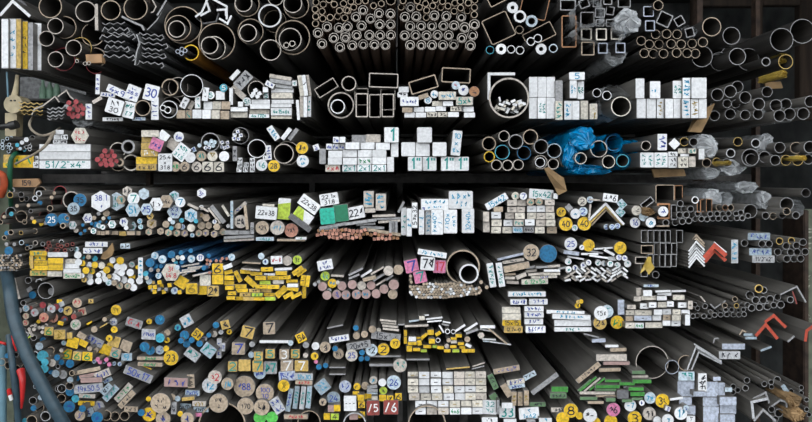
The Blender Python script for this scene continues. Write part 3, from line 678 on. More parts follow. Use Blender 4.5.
B(105, 372, 55, 28, 0, 'n'); B(156, 372, 32, 28, 0, 'n'); B(48, 375, 50, 30, 0, 'z')
bundle('leaning in the small flat pile, fourth shelf')
B(540, 185, 86, 18, -25, 'f'); B(712, 240, 150, 30, -52, 's'); B(688, 250, 140, 14, -52, 'f'); B(768, 215, 90, 18, -58, 'c'); B(620, 205, 70, 14, -30, 'f')
T2(160, 170, Z47)
B(337, 210, 13, 132, 0, 'a', '^~ ~ ~:C'); B(370, 182, 92, 16, 42, 'f', '~~~:B'); R(378, 242, 31, 'f', '~~:K'); B(404, 222, 14, 116, 6, 'n'); B(432, 273, 16, 54, 0, 's', '^~~:K'); B(335, 293, 66, 20, 0, 's'); B(396, 293, 50, 18, 0, 's'); B(370, 314, 142, 12, 3, 's'); B(370, 328, 142, 11, 3, 'f')
bundle('in the row with two lime-splashed ends, fourth shelf')
T(2, 3)
B(240, 230, 152, 90, -5, 'w', '22x38:K'); B(255, 181, 84, 25, -3, 'c'); B(365, 202, 88, 150, -4, 'w', c2='l', split=.76, lab='lime and white flat bar end standing upright, fourth shelf'); B(540, 170, 152, 82, -36, 'w', '22x38:K'); B(494, 258, 138, 96, -36, 'w', c2='l', split=-.6, lab='tilted white flat bar end half splashed lime green, fourth shelf')
B(680, 135, 132, 84, 9, 'w', '22.1x|31.8:K', lab='white flat bar end marked in two lines above turquoise end, fourth shelf'); B(668, 252, 104, 116, 5, 'e', lab='turquoise green square bar end beside dark green one, fourth shelf'); B(762, 232, 104, 120, 6, 'q', lab='dark green square bar end beside turquoise one, fourth shelf')
R(212, 334, 48, 'n', '~2~:K'); R(318, 334, 51, 'f', '~~~:C'); R(415, 352, 49, 'k', '~X~:K'); B(230, 412, 126, 26, 0, 'a', '~4~~:T'); B(70+405, 300, 180, 40, -36, 'd')
B(415, 420, 200, 16, 0, 'n'); B(483, 408, 78, 18, 0, 'w', '~:G')
bundle('over the orange-ended square rods, fourth shelf')
T2(320, 170, Z47)
rr = random.Random(5)
for (y, xa, xb) in ((283, -5, 215), (301, -12, 345), (317, 45, 200), (320, 255, 378)):
    x = xa
    while x < xb:
        B(x, y+rr.uniform(-4, 4), 15, 15, rr.uniform(-20, 20), 'k' if rr.random() < .75 else 'o'); x += 18
B(60, 262, 125, 14, 10, 's'); B(190, 244, 150, 13, 8, 's'); B(235, 190, 50, 20, 2, 'f'); B(300, 214, 110, 11, 2, 'f'); B(322, 228, 120, 10, 2, 's'); B(325, 241, 105, 11, 4, 'f'); B(245, 270, 112, 12, -2, 's'); B(300, 291, 160, 14, -9, 'n'); B(215, 254, 90, 10, 3, 's'); B(40, 275, 90, 9, 8, 's')
for x in (330, 344, 358): B(x, 266, 12, 56, 0, 's')
B(168, 200, 82, 58, 11, 'w', '22~:K'); T(3, 3); B(145, 135, 72, 116, 0, 'f', '^~~~:C'); B(230, 155, 72, 118, 0, 'f', '^~~~:C'); B(372, 190, 84, 16, 62, 's')
bundle('in the block of upright blue-lettered slabs, fourth shelf')
B(390, 290, 36, 195, 0, 'w', '^~ ~ ~:T'); B(428, 296, 36, 198, 0, 'w', '^~ ~:C'); B(467, 247, 38, 180, 0, 'w', '^5~x32:K'); B(515, 295, 38, 176, 0, 'w', '^~  ~:C'); B(562, 295, 40, 176, 0, 'w', '^~ x~x3~:C'); B(624, 295, 84, 176, 0, 'w', '^~x40~|~:C'); B(716, 290, 96, 168, 0, 'w', '^~~0x|~x~:C'); B(608, 172, 195, 80, 0, 'w', '~~ ~ ~~|~ ~~~:C')
T2(320, 170, Z47); B(694, 238, 58, 116, 0, 'w', '^32x40~:C'); B(660, 140, 114, 84, 0, 'w', '~ ~ x~|~ ~~:C'); B(486, 180, 20, 20, 0, 's', '~:B')
bundle('in the grey brick stack marked in ink, fourth shelf')
T(4, 3)
B(228, 150, 170, 50, 30, 'w', '15x42:C'); R(360, 112, 28, 'c', '~:T'); R(415, 113, 27, 'w', '7:B'); B(540, 100, 172, 70, -4, 'w', '15x42:T'); B(641, 112, 30, 38, -4, 'w')
for x, y, w, h, c, m in ((155, 257, 42, 70, 'f', 0), (157, 330, 45, 70, 'f', 0), (225, 247, 68, 45, 'w', 1), (240, 205, 65, 35, 'n', 0), (337, 160, 68, 40, 'f', 1), (405, 160, 66, 40, 'f', 0), (335, 207, 66, 40, 'f', 1), (398, 207, 58, 40, 'f', 1), (322, 251, 68, 42, 'f', 1), (392, 252, 68, 42, 'c', 1), (474, 202, 66, 44, 'w', 1), (540, 201, 62, 44, 'w', 1), (601, 202, 58, 44, 'f', 1), (475, 251, 68, 44, 'c', 1), (541, 253, 62, 44, 'f', 1), (604, 251, 62, 44, 'c', 1), (600, 157, 68, 40, 'f', 1),
                         (228, 300, 72, 46, 'c', 1), (310, 300, 68, 44, 'w', 1), (460, 297, 68, 44, 'w', 1), (538, 300, 70, 46, 'f', 1), (607, 300, 64, 46, 'c', 1), (225, 350, 68, 44, 'c', 1), (303, 350, 70, 44, 'c', 1), (530, 350, 68, 46, 'c', 1), (615, 350, 70, 46, 'n', 1)):
    B(x, y, w, h, 0, c, ('-:K' if m else None))
B(384, 300, 68, 44, 0, 'f', '~x~:T'); B(376, 348, 70, 42, 0, 'a', '4x6:C'); B(453, 346, 72, 42, 0, 's', '4x6:K'); R(465, 153, 27, 'n', '4:T'); R(525, 152, 27, 'n', '4:T')
bundle('around the inverted angle bars, fourth shelf')
R(680, 224, 34, 'y', '6~:K'); R(712, 308, 48, 'y', '40:K'); R(775, 335, 22, 'w', '9:T'); B(745, 207, 80, 42, -50, 's'); R(780, 236, 36, 'w', '~:C')
T(5, 3)
R(15, 150, 32, 'c', '2:K'); R(22, 220, 32, 'a', '2:B'); R(30, 305, 49, 'y', '40:K'); R(70, 138, 24, 'a', '4:B'); B(120, 140, 112, 13, -5, 'f'); B(68, 220, 13, 100, -6, 'f'); B(212, 125, 106, 56, -8, 'w', '~ ~6:K'); B(292, 168, 60, 50, -48, 'a', '~2:T'); B(282, 225, 60, 48, -42, 'a', '~2:T')
AN([(62, 282), (180, 166), (308, 312)], 16, 'w'); AN([(72, 300), (182, 188), (298, 316)], 10, 'z'); AN([(80, 318), (184, 208), (290, 318)], 10, 'n')
many(R, ((185, 328), (224, 328), (262, 322)), 20, 'a', '2:B')
bundle('beside the rust-edged square tubes, fourth shelf', d=.02)
R(395, 213, 35, 'c', '~:K'); R(445, 255, 34, 'a'); R(385, 298, 37, 'w', '16:B'); R(495, 297, 36, 'w', '~:C'); RT(470, 160, 98, 44, 38, 6, 's'); R(582, 220, 36, 'w', '~:B', d=-.03); RT(585, 218, 92, 112, 0, 12, 'o', d=.02); RT(595, 105, 132, 145, 0, 6, 'n', d=.05); RT(690, 95, 58, 118, 0, 5, 'o', d=.08); RT(658, 225, 42, 106, 0, 6, 's')
B(580, 322, 90, 10, 0, 'n')
bundle('in the long row of small pipes, fourth shelf', d=.03)
many(P, ((702, 165), (728, 205), (775, 203), (745, 243), (697, 245), (602, 298), (667, 297), (717, 290), (762, 285)), 23, .16, 's'); P(806, 140, 26, .3, 'w')
T(6, 3)
many(P, ((12, 235), (55, 235), (100, 238), (148, 237), (187, 237), (228, 235), (280, 235), (313, 228), (-5, 272), (38, 272), (78, 275), (117, 270), (157, 270), (203, 268), (243, 268), (288, 267), (325, 267), (364, 250)), 20, .18, 's')
P(380, 218, 48, .07, 's', d=.03); RT(50, 180, 36, 90, 0, 4, 'o'); RT(92, 180, 42, 95, 0, 4, 'o'); RT(20, 185, 26, 85, 0, 4, 'o'); P(162, 193, 22, .14, 'n'); P(205, 193, 20, .14, 'o'); P(243, 193, 22, .16, 'n')
bundle('at the rack end by the chalked post, fourth shelf', d=.10, grubby=True)
P(488, 250, 26, .12, 's'); P(540, 253, 25, .12, 'n'); P(605, 245, 25, .1, 'd'); P(635, 170, 48, .08, 's'); P(635, 220, 26, .12, 'n', inner=True, d=-.02); P(700, 247, 26, .12, 's'); P(770, 90, 32, .1, 'd')

# ================================================================ fifth shelf
for _c, _n, _rgb in (('h', 'rosy brown', (0.42, 0.28, 0.26)), ('i', 'red oxide', (0.50, 0.07, 0.035)), ('j', 'dull green', (0.12, 0.22, 0.11))):
    PAINT[_c] = (_n, _rgb); mat('end_' + _n.replace(' ', '_'), _rgb, 0.6, 0, 0.14, 140, vary=.1)
bundle('in the heap of tiny rods by the hose, fifth shelf', jit=.03)
T(0, 4)
rr = random.Random(11)
for i in range(10):
    for j in range(7):
        x = 8+i*15+(j % 2)*7+rr.uniform(-3, 3); y = 108+j*17+rr.uniform(-3, 3)
        if y < 225 - max(0, x-110)*.8: R(x, y, 8, 'n' if rr.random() < .7 else 's')
R(62, 76, 31, 'b')
bundle('in the loose tubes over the yellow stack, fifth shelf', jit=.04)
for x, y, r, c in ((150, 18, 18, 'a'), (247, 20, 18, 'f'), (300, 28, 16, 's'), (190, 58, 15, 'n'), (430, 14, 17, 'w'), (375, 12, 15, 'f'), (215, 48, 13, 's'), (500, 65, 12, 's')): P(x, y, r, .25, c)
many(P, ((320, 45), (340, 20), (355, 70), (380, 68), (405, 35), (405, 70), (430, 45), (455, 72), (480, 68), (350, 42), (470, 35), (508, 28), (330, 70)), 13, .35, 'm'); R(190, 30, 13, 'b'); R(535, 65, 19, 'a', '~:T'); R(100, 30, 13, 's'); R(45, 30, 14, 's')
bundle('beside the hanging brown tag, fifth shelf')
B(675, 30, 160, 36, 0, 'w', '~~~ ~:B'); B(650, 75, 136, 40, 0, 'w', '~~ ~~:B'); B(877, 42, 68, 36, 0, 'a', '~1~:K')
bundle('in the yellow and white stack, fifth shelf')
B(270, 92, 122, 34, 0, 'y', '~~~:T'); B(405, 102, 142, 34, 0, 'w'); B(265, 126, 118, 30, 0, 'y', '~ ~:T'); B(270, 160, 130, 34, 0, 'y', '~~~:O'); B(390, 146, 108, 40, 0, 'y'); B(488, 148, 84, 32, 0, 'c'); B(280, 195, 116, 34, 0, 'y'); B(390, 190, 104, 44, 0, 'y'); B(500, 183, 112, 36, 0, 'w'); B(505, 216, 124, 30, 0, 'w')
B(270, 232, 120, 36, 0, 'z', '5x~~:G'); B(385, 236, 104, 40, 0, 'c'); B(508, 251, 130, 38, 0, 'c', '5x~x2~:G'); B(222, 140, 22, 120, 0, 'z')
bundle('in the heap of white and yellow round bars, fifth shelf')
for x, y, r, c, m in ((545, 105, 26, 'w', 0), (578, 122, 18, 't', 0), (620, 118, 18, 'n', 0), (665, 130, 20, 't', 0), (577, 162, 22, 'y', 0), (625, 174, 21, 'w', 0), (664, 175, 24, 'y', 0), (712, 178, 25, 'c', 0), (602, 213, 25, 'y', 0), (645, 220, 21, 'y', '~:G'), (550, 155, 25, 'w', 0), (770, 182, 25, 'y', 0), (747, 210, 25, 'y', 0), (590, 278, 19, 'z', '~:K'), (632, 290, 25, 'w', 0), (628, 252, 24, 'w', 0), (690, 285, 24, 'w', 0), (715, 242, 28, 'w', 0), (738, 275, 20, 'w', 0), (765, 255, 16, 'z', 0), (762, 298, 22, 'a', '~:T'), (788, 142, 22, 'w', 0), (800, 255, 22, 'w', 0), (690, 245, 18, 'w', 0), (575, 250, 18, 'w', 0), (800, 300, 20, 'n', 0),
                      (842, 145, 27, 'y', 0), (822, 188, 25, 'w', 0), (863, 190, 27, 'w', 0), (852, 230, 24, 'w', 0), (818, 228, 20, 'w', 0), (867, 278, 26, 'w', 0), (820, 272, 24, 'w', 0), (912, 228, 26, 'w', 0), (925, 252, 26, 'y', 0), (917, 290, 24, 'w', 0), (977, 285, 25, 'w', 0), (838, 320, 25, 'n', '~:T'), (894, 322, 22, 'n', '~:T'), (935, 332, 26, 'w', 0), (962, 190, 14, 'y', 0)): R(x, y, r, c, m or None)
B(984, 195, 34, 146, 0, 'w', '^~ ~ ~ ~:C'); HX(922, 172, 23, 's', '~:T', a=45)
bundle('in the loose scrap below the yellow stack, fifth shelf', jit=.04)
P(198, 283, 23, .12, 's'); P(320, 355, 58, .09, 's'); R(360, 360, 25, 's'); R(228, 385, 27, 'b'); B(205, 345, 42, 30, 35, 's'); P(132, 345, 19, .12, 'd'); P(147, 383, 26, .14, 's'); AN([(250, 295), (258, 278), (285, 272), (292, 285)], 7, 's', 'strip'); B(118, 340, 16, 150, 14, 'f')
bundle('around the cream hexagonal bar, fifth shelf', body='blue_steel')
T(1, 4)
for x, y, r, c, m in ((272, 110, 27, 'a', '~:C'), (325, 135, 29, 'a', '~:C'), (238, 160, 31, 'b', 0), (388, 102, 27, 'b', 0), (455, 88, 16, 'b', 0), (523, 75, 16, 'b', 0), (433, 122, 15, 'c', 0), (465, 124, 18, 'w', 0), (402, 140, 13, 'c', 0), (528, 132, 27, 'a', '~:C'), (590, 124, 26, 'w', '17:B'), (648, 110, 15, 'b', 0), (420, 158, 15, 't', 0), (460, 155, 15, 'b', 0), (315, 182, 15, 'b', 0), (282, 184, 15, 'b', 0), (245, 208, 16, 's', 0), (295, 212, 13, 'n', 0), (298, 250, 22, 'a', '~:C'), (208, 236, 19, 't', 0), (216, 265, 15, 'c', 0), (232, 290, 22, 'a', 0), (262, 298, 12, 'z', 0), (428, 192, 18, 'a', 0), (615, 196, 17, 'b', 0)): R(x, y, r, c, m or None)
HX(385, 226, 68, 'c', '3~|~4.8:R', lab='cream hexagonal bar end with brown scrawl among blue rods, fifth shelf')
many(R, ((638, 140), (660, 148), (702, 145), (745, 130), (733, 147), (775, 130), (645, 190), (655, 228), (638, 168)), 11, 'k'); R(655, 170, 11, 'w')
for x, y, w, a in ((520, 175, 130, 10), (525, 205, 130, 8), (500, 222, 120, 8), (590, 240, 110, 12), (560, 190, 120, 6), (480, 240, 40, 20)): B(x, y, w, 12, a, 'f')
bundle('in the run of yellow square bars, fifth shelf')
B(458, 294, 86, 80, -30, 'y'); B(530, 340, 82, 76, 0, 'y', '6:O'); B(605, 346, 66, 74, 0, 'y'); B(680, 357, 80, 74, 0, 'z', '2~:K'); B(625, 281, 78, 78, 0, 'c'); B(712, 202, 78, 76, 0, 'y', '6:K'); B(712, 276, 80, 68, 0, 'y')
many(B, ((240, 330), (272, 330), (305, 296), (318, 322), (375, 316), (335, 362), (270, 362), (445, 365)), 28, 28, 8, 'y'); R(410, 354, 25, 'a', '~:B')
many(B, ((255, 350), (300, 345), (350, 345)), 22, 22, 0, 's')
bundle('in the big pile of yellow flats, fifth shelf')
T(2, 4)
YF = ((42, 255, 86, 32, -62), (95, 222, 76, 28, -3), (170, 237, 84, 28, -5), (245, 205, 86, 30, 2), (345, 232, 82, 28, 0), (200, 266, 78, 30, 0), (130, 292, 92, 40, -42), (285, 264, 80, 28, 0), (368, 262, 86, 26, 5), (420, 290, 82, 28, -3), (60, 325, 86, 30, 0), (205, 326, 86, 28, 0), (290, 328, 84, 28, 0), (425, 342, 82, 28, -8),
      (70, 354, 86, 26, 0), (345, 362, 96, 46, 42), (395, 386, 76, 28, 30), (262, 383, 76, 28, 0), (450, 388, 80, 26, 26), (460, 215, 86, 34, 36), (486, 228, 80, 24, 36), (497, 283, 34, 78, -8), (530, 288, 28, 80, -8), (505, 366, 28, 82, -2), (50, 408, 72, 25, 0), (190, 412, 76, 22, 0), (-25, 225, 60, 28, 15), (-20, 265, 66, 32, 0), (-20, 300, 70, 30, 0), (-18, 335, 60, 28, 0), (0, 372, 60, 26, 0), (-8, 405, 60, 26, 0))
for x, y, w, h, a in YF: B(x, y, w, h, a, 'y', ('-:K' if (x*7+y) % 3 == 0 else None))
for x, y, c, m in ((232, 298, 'l', 0), (325, 294, 'c', 0), (262, 244, 'w', 0), (425, 318, 'w', 0), (158, 354, 'z', '~~:K'), (238, 354, 'z', 0), (92, 383, 'z', '~~:K'), (176, 383, 'l', '~~:T'), (265, 411, 'l', 0), (118, 411, 'z', 0)): B(x, y, 78, 25, 0, c, m or None)
B(-30, 185, 66, 30, 20, 'w')
bundle('lying on the yellow flats, fifth shelf', sup=False)
B(312, 140, 82, 58, 2, 'w', '~-~:R'); R(387, 145, 35, 'f'); R(457, 140, 33, 'l', '3~:K'); R(205, 113, 23, 'a', d=.02); R(235, 153, 21, 'a', '~:B'); B(360, 203, 122, 18, 3, 'w'); B(135, 160, 130, 11, -3, 'n'); B(130, 207, 130, 12, -5, 'f')
R(-3, 120, 25, 'a', '~:C')
bundle('in the heap of rosy round bars, fifth shelf')
B(652, 175, 108, 72, 11, 'w', '~~|~~~~:B', d=-.01); R(652, 252, 33, 'l', '~~:C'); R(702, 303, 33, 'y', '~~:C'); B(738, 250, 90, 15, -3, 'f')
for x, y, m in ((633, 325, 0), (665, 386, 0), (733, 381, '~:B'), (797, 384, '~~:C'), (770, 322, 0)): R(x, y, 32, 'h', m or None)
R(680, 352, 16, 's'); R(740, 297, 14, 'c'); R(580, 310, 14, 's'); R(607, 293, 12, 's')
T(3, 4)
R(30, 312, 32, 'h'); R(95, 320, 32, 'f'); R(162, 318, 31, 'h'); R(60, 381, 33, 'h', '~~:C'); R(126, 379, 33, 'h', '~~:C'); R(197, 376, 32, 'h'); R(252, 344, 32, 'h'); R(320, 313, 36, 'h'); R(313, 380, 34, 'n')
R(283, 215, 35, 'f'); R(352, 208, 35, 'n')
for x, y, w, h, a, c in ((55, 222, 112, 14, 26, 's'), (130, 233, 92, 16, 32, 'w'), (42, 256, 80, 14, 22, 's'), (150, 270, 96, 26, 14, 'n'), (205, 215, 105, 12, 30, 'f'), (215, 262, 92, 14, 32, 's'), (235, 294, 90, 12, 32, 'f'), (290, 264, 62, 14, 35, 's')): B(x, y, w, h, a, c)
bundle('with the pink sevens beside the big pipe, fifth shelf')
B(445, 182, 95, 92, 12, 'p', '7:B'); B(505, 258, 88, 86, 12, 'p', '7:T'); B(557, 165, 100, 94, -4, 'w', '7~:K'); B(640, 186, 88, 90, -2, 'p', '17:R'); B(590, 95, 206, 40, -9, 'w', '~~ ~~ ~~:C')
T2(320, 225, Z47)
P(670, 196, 80, .09, 'n', L=1.2); P(698, 228, 46, .18, 'w', d=-.03, inner=True)
bundle('in the bed of thin rods below the pink sevens, fifth shelf', jit=.015)
for j in range(6):
    for i in range(24):
        x = 424+i*14+(j % 2)*7; yb = 338 - max(0, x-600)*.13; y = yb - j*12.2+rr.uniform(-2, 2)
        if x < 455 and y < 338 - (455-x)*.0 and j > 7: continue
        if x > 480 and x < 660 and y < 262 or (x > 655 and y < 280 + (0 if x < 700 else 4)) or (x < 480 and y < 280) or x > 758: continue
        if x < 440 and j == 0: continue
        R(x, y, 7, 'n' if rr.random() < .8 else 'w')
R(755, 268, 9, 'n'); R(782, 292, 9, 'n'); R(425, 240, 7, 'n'); R(424, 256, 7, 'n'); R(428, 268, 7, 'n')
bundle('in the flats under the 32 round bar, fifth shelf')
T(4, 4)
B(192, 246, 46, 172, 9, 'w', '^~~x~~:T'); B(255, 243, 44, 172, 9, 'w', '^~~x~~:T'); R(470, 87, 58, 'n', '32:K'); R(588, 95, 63, 'b')
for x, y, w, h, a, c in ((325, 116, 190, 17, 13, 'v'), (465, 192, 62, 18, 10, 's'), (470, 216, 78, 18, 8, 'f'), (400, 251, 76, 30, 22, 'f'), (322, 240, 80, 14, 3, 'n'), (322, 266, 72, 18, 0, 'f'), (340, 296, 88, 22, -3, 'f'), (505, 238, 112, 16, 6, 'f'), (545, 190, 84, 14, 3, 's'), (625, 183, 96, 17, 5, 'f'), (615, 214, 116, 17, 0, 'w'), (615, 236, 116, 17, 0, 'c'), (690, 196, 60, 14, 10, 's')): B(x, y, w, h, a, c)
B(345, 146, 155, 22, 9, 'f', '~~ ~:K'); B(368, 190, 184, 46, 12, 'n'); B(495, 291, 186, 36, 2, 'c', '6 12x5~:G'); B(560, 258, 184, 19, 2, 'c', '~~ ~~:B')
bundle('in thin white heap under two yellow ends, fifth shelf')
T(5, 4)
R(-65, 27, 45, 'w', '25:B'); R(60, 38, 43, 'y', '~:O'); R(281, 55, 44, 'y', '~~:O'); R(12, 52, 18, 'w', '~:B')
B(168, 58, 142, 12, 4, 'w'); B(205, 87, 82, 18, -28, 'w'); B(110, 84, 104, 14, -10, 's'); B(68, 98, 122, 14, 0, 'w'); B(130, 117, 134, 13, -8, 'w'); B(225, 130, 62, 28, 0, 'w'); B(-60, 90, 110, 26, -8, 'v'); B(-30, 125, 120, 12, -10, 'w')
for x, y, r, m in ((272, 122, 20, '5:B'), (312, 127, 20, '~:B'), (127, 158, 22, '~:T'), (167, 162, 20, '~:C'), (212, 167, 22, '~:T'), (262, 176, 22, '~:T'), (332, 166, 25, '~:T'), (60, 158, 20, '~:B'), (25, 176, 22, '~:B'), (-83, 150, 24, '~:T'), (-35, 195, 20, '~:B'), (-80, 205, 22, '~:T')): R(x, y, r, 'w', m)
for i in range(12):
    for j in range(4):
        x = -85+i*36+rr.uniform(-8, 8); y = 205+j*24+rr.uniform(-5, 5)
        if y > 285 - max(0, x-250)*.4 or y > 300 or (x < -20 and j == 0): continue
        B(x, y, 44, 13, rr.choice((30, 35, -35, -40, 10)), 'w' if rr.random() < .75 else 'f')
bundle('in the block of upright box tubes, fifth shelf', d=.02)
for x, w in ((450, 44), (494, 40), (535, 40), (578, 40), (617, 36), (697, 46)): RT(x, -25, w, 88, 0, 4, 's')
RT(470, 66, 88, 60, 0, 6, 'n')
for x in (538, 580, 622, 660): RT(x, 63, 40, 84, 0, 4, 's')
RT(428, 142, 84, 50, 0, 6, 'f', d=-.02)
for x, y, w, h in ((495, 137, 38, 74), (535, 145, 40, 90), (576, 145, 40, 90), (617, 145, 40, 90), (657, 143, 38, 88)): RT(x, y, w, h, 0, 4, 's')
RT(450, 212, 50, 92, 0, 5, 's'); P(530, 243, 25, .12, 's')
bundle('in the nested chevron of angle bars, fifth shelf', d=.01)
T2(640, 170, 806/172.)
for k in range(8): AN([(228, 352+k*15), (264, 305+k*15), (303, 346+k*15)], 7.5, 'n' if k < 2 else 'w')
AN([(300, 395), (348, 340), (405, 386)], 8, 'w', d=.012); AN([(300, 412), (350, 354), (404, 402)], 20, 'i'); AN([(302, 432), (350, 376), (402, 425)], 16, 'i')
bundle('between red angles and chalked post, fifth shelf', d=.02, grubby=True)
T(6, 4)
B(270, 80, 48, 166, 0, 'w', '^~ ~ ~~:C'); B(450, 82, 158, 50, 0, 'a', '~~~~:B'); B(472, 134, 158, 50, 0, 'w', '11/2"x2":K', lab='white bar end lettered in inches under two pale blue ends, fifth shelf'); B(440, -25, 158, 50, 0, 'a', '~~~~:B')
many(P, ((340, 22), (462, 27), (512, 27), (632, 42), (703, 38), (572, 84), (620, 88), (663, 86), (708, 84), (765, 82), (583, 132), (637, 132), (687, 131), (733, 130), (750, 15)), 25, .12, 's'); P(585, 8, 25, .2, 'z'); P(668, 5, 24, .2, 'z')

# ================================================================ sixth shelf, right part
bundle('in the honeycomb of thin pipes beside the white bricks, sixth shelf', d=.04)
T2(640, 240, 806/172.)
for x, y, r in ((515, 258, 20), (580, 235, 16), (542, 282, 18), (577, 282, 18), (610, 277, 18), (645, 268, 16), (705, 280, 16), (523, 318, 17), (560, 315, 17), (597, 312, 17), (627, 305, 15), (660, 303, 18), (477, 305, 12), (503, 305, 13), (257, 303, 12), (270, 320, 11), (305, 310, 13), (352, 336, 10), (378, 330, 11), (402, 327, 12), (430, 327, 12), (462, 330, 10), (485, 326, 11), (248, 357, 12), (268, 354, 12), (300, 357, 12), (325, 358, 12), (350, 352, 12), (378, 350, 12), (407, 349, 12), (438, 350, 12), (464, 350, 12), (488, 348, 12), (330, 336, 10)): P(x, y, r, .16, 's')
P(557, 228, 20, .26, 'z', d=-.02); P(445, 277, 13, .2, 'n'); P(397, 307, 13, .2, 'n'); P(452, 308, 12, .2, 'z')
AN([(658, 256), (735, 218), (778, 292)], 7, 's'); AN([(715, 240), (735, 300)], 7, 'm', 'strip'); AN([(330, 300), (350, 320), (402, 284)], 6, 's'); AN([(284, 264), (306, 290)], 6, 'f', 'strip')
bundle('on the plates near the chalked post, sixth shelf', d=.02, grubby=True)
T(6, 5)
AN([(418, 252), (488, 172), (572, 272)], 22, 'i'); AN([(470, 165), (545, 108), (630, 192)], 20, 'i', d=.02); AN([(765, 290), (775, 215), (830, 175)], 20, 'i', d=-.01)
B(262, 325, 162, 40, 0, 'v'); B(235, 386, 150, 54, 0, 'w', '~ ~  ~:K'); B(370, 242, 76, 17, 0, 'a'); B(385, 266, 80, 18, 0, 'a'); B(490, 341, 82, 14, 20, 'a'); B(665, 272, 62, 14, 42, 's'); AN([(122, 300), (130, 270), (160, 268)], 9, 's', 'strip'); AN([(305, 245), (325, 212), (352, 225)], 9, 'f', 'strip')
T2(640, 320, 712/172.)
for k in range(4): AN([(186+k*9, 207), (226+k*6, 100+k*11), (338, 170+k*4)], 6, 'w')
bundle('in the cracked white brick stack by the honeycomb, sixth shelf')
T(5, 5)
for x, y, w, h, c in ((360, 48, 60, 30, 'f'), (450, 42, 60, 38, 'w'), (508, 35, 54, 38, 'w'), (575, 33, 62, 38, 'c'), (632, 28, 48, 38, 'w'), (715, 35, 60, 38, 'w'), (772, 35, 32, 60, 'f'), (350, 88, 60, 36, 'c'), (443, 88, 120, 36, 'c'), (546, 85, 60, 38, 'w'), (608, 82, 60, 38, 'w'), (675, 84, 56, 36, 'c'), (738, 86, 60, 36, 'w'), (345, 130, 52, 32, 'n'), (440, 127, 122, 34, 'v'), (537, 125, 62, 36, 'w'), (610, 122, 60, 36, 'n'), (675, 125, 62, 38, 'c'), (752, 140, 34, 76, 'w'), (350, 178, 66, 38, 'c'), (516, 176, 122, 38, 'c'), (605, 162, 56, 36, 'w'), (671, 163, 64, 38, 'w')):
    B(x, y, w, h, 0, c, ('-:K' if (x+y) % 3 == 0 else None))
B(415, 178, 62, 38, 0, 'w', '4x6:G')
T(5, 4)
B(413, 365, 38, 62, 2, 'f'); B(473, 372, 62, 42, 0, 'w'); B(497, 320, 106, 18, 0, 'a', '~~~~:B'); B(580, 358, 108, 14, 2, 'w'); B(690, 357, 102, 14, 2, 'w'); B(590, 379, 100, 22, 0, 'w'); B(402, 412, 52, 32, 0, 'f'); B(480, 405, 100, 30, 0, 'c'); B(572, 407, 70, 30, 0, 'w'); B(690, 402, 82, 36, 0, 'c')
bundle('around the yellow round end by the bricks, sixth shelf')
T(5, 5)
B(287, 50, 46, 106, 0, 'v'); R(148, 92, 51, 'w', '~5~:K', d=-.02); R(188, 80, 46, 'a', '~:T'); R(140, 160, 47, 'z', '2~:K'); R(260, 155, 47, 'y', '~~:G'); R(65-58, 10, 16, 'y'); R(-18, 38, 20, 'y', '~:K'); R(8-22, 12, 14, 'z')
bundle('in the blue-lettered stacks over the dark plates, sixth shelf')
T(4, 5)
B(710, 86, 270, 26, -2, 'w', '~~ ~ ~ ~~:C'); B(752, 118, 272, 34, -2, 'w', '~ ~~ ~~~:C'); B(761, 160, 262, 44, 0, 'w'); B(763, 205, 266, 30, 0, 'w', '~~~  ~:T')
B(382, 14, 118, 38, 0, 'w', '~~~~~:B'); B(520, 12, 132, 40, 0, 'w', '~~~:B'); B(440, -42, 266, 36, 0, 'w', '~~~~~ ~~~~~:C'); B(330, 70, 130, 44, 0, 'c'); B(333, 117, 132, 44, 0, 'c'); B(333, 160, 132, 40, 0, 'y', '15x15:K'); B(345, 206, 132, 46, 0, 'z', '12.7x~0:K')
B(490, 62, 136, 38, 0, 'w', '~~~~:B'); B(490, 104, 136, 38, 0, 'w', '~~~~:B'); B(488, 150, 132, 40, 0, 'w', '~~~:B'); B(501, 205, 140, 48, 0, 'w', '~~~~~:B')
bundle('in the scatter of small yellow flats, sixth shelf')
T(3, 5)
for x, y, w, h, a, c in ((402, 232, 22, 46, 0, 'y'), (402, 283, 22, 46, 0, 'y'), (450, 272, 52, 30, 0, 'w'), (502, 270, 46, 24, 0, 'y'), (535, 250, 46, 22, 38, 'y'), (578, 226, 46, 36, 0, 'y'), (630, 235, 42, 24, 32, 'y'), (587, 288, 42, 34, 0, 'y'), (450, 304, 62, 22, 0, 'y'), (500, 300, 32, 36, 10, 'y'), (430, 340, 38, 42, 0, 'y'), (480, 346, 50, 22, 0, 'y'), (555, 325, 56, 22, 0, 'y'), (606, 325, 32, 20, 0, 'l'), (647, 333, 46, 22, -5, 'y'), (530, 355, 42, 20, 0, 'l'), (695, 355, 46, 22, 0, 'y'), (755, 356, 48, 22, 0, 'l'), (740, 270, 42, 18, 0, 'y'), (740, 293, 44, 20, 0, 'c'), (737, 326, 44, 20, 0, 'y'), (790, 305, 42, 20, 0, 'y'), (800, 330, 40, 20, 0, 'y'), (775, 250, 46, 24, 0, 'y'), (820, 355, 50, 26, 0, 'y'), (865, 355, 44, 24, 0, 'y'), (842, 318, 44, 20, -25, 'w')): B(x, y, w, h, a, c)
P(630, 282, 18, .35, 'w'); P(697, 220, 18, .3, 'w'); P(737, 222, 17, .3, 'w'); R(705, 282, 15, 'n'); R(692, 322, 17, 'f'); HX(480-380+832, 248, 24, 'f'); R(835, 275, 20, 'n')
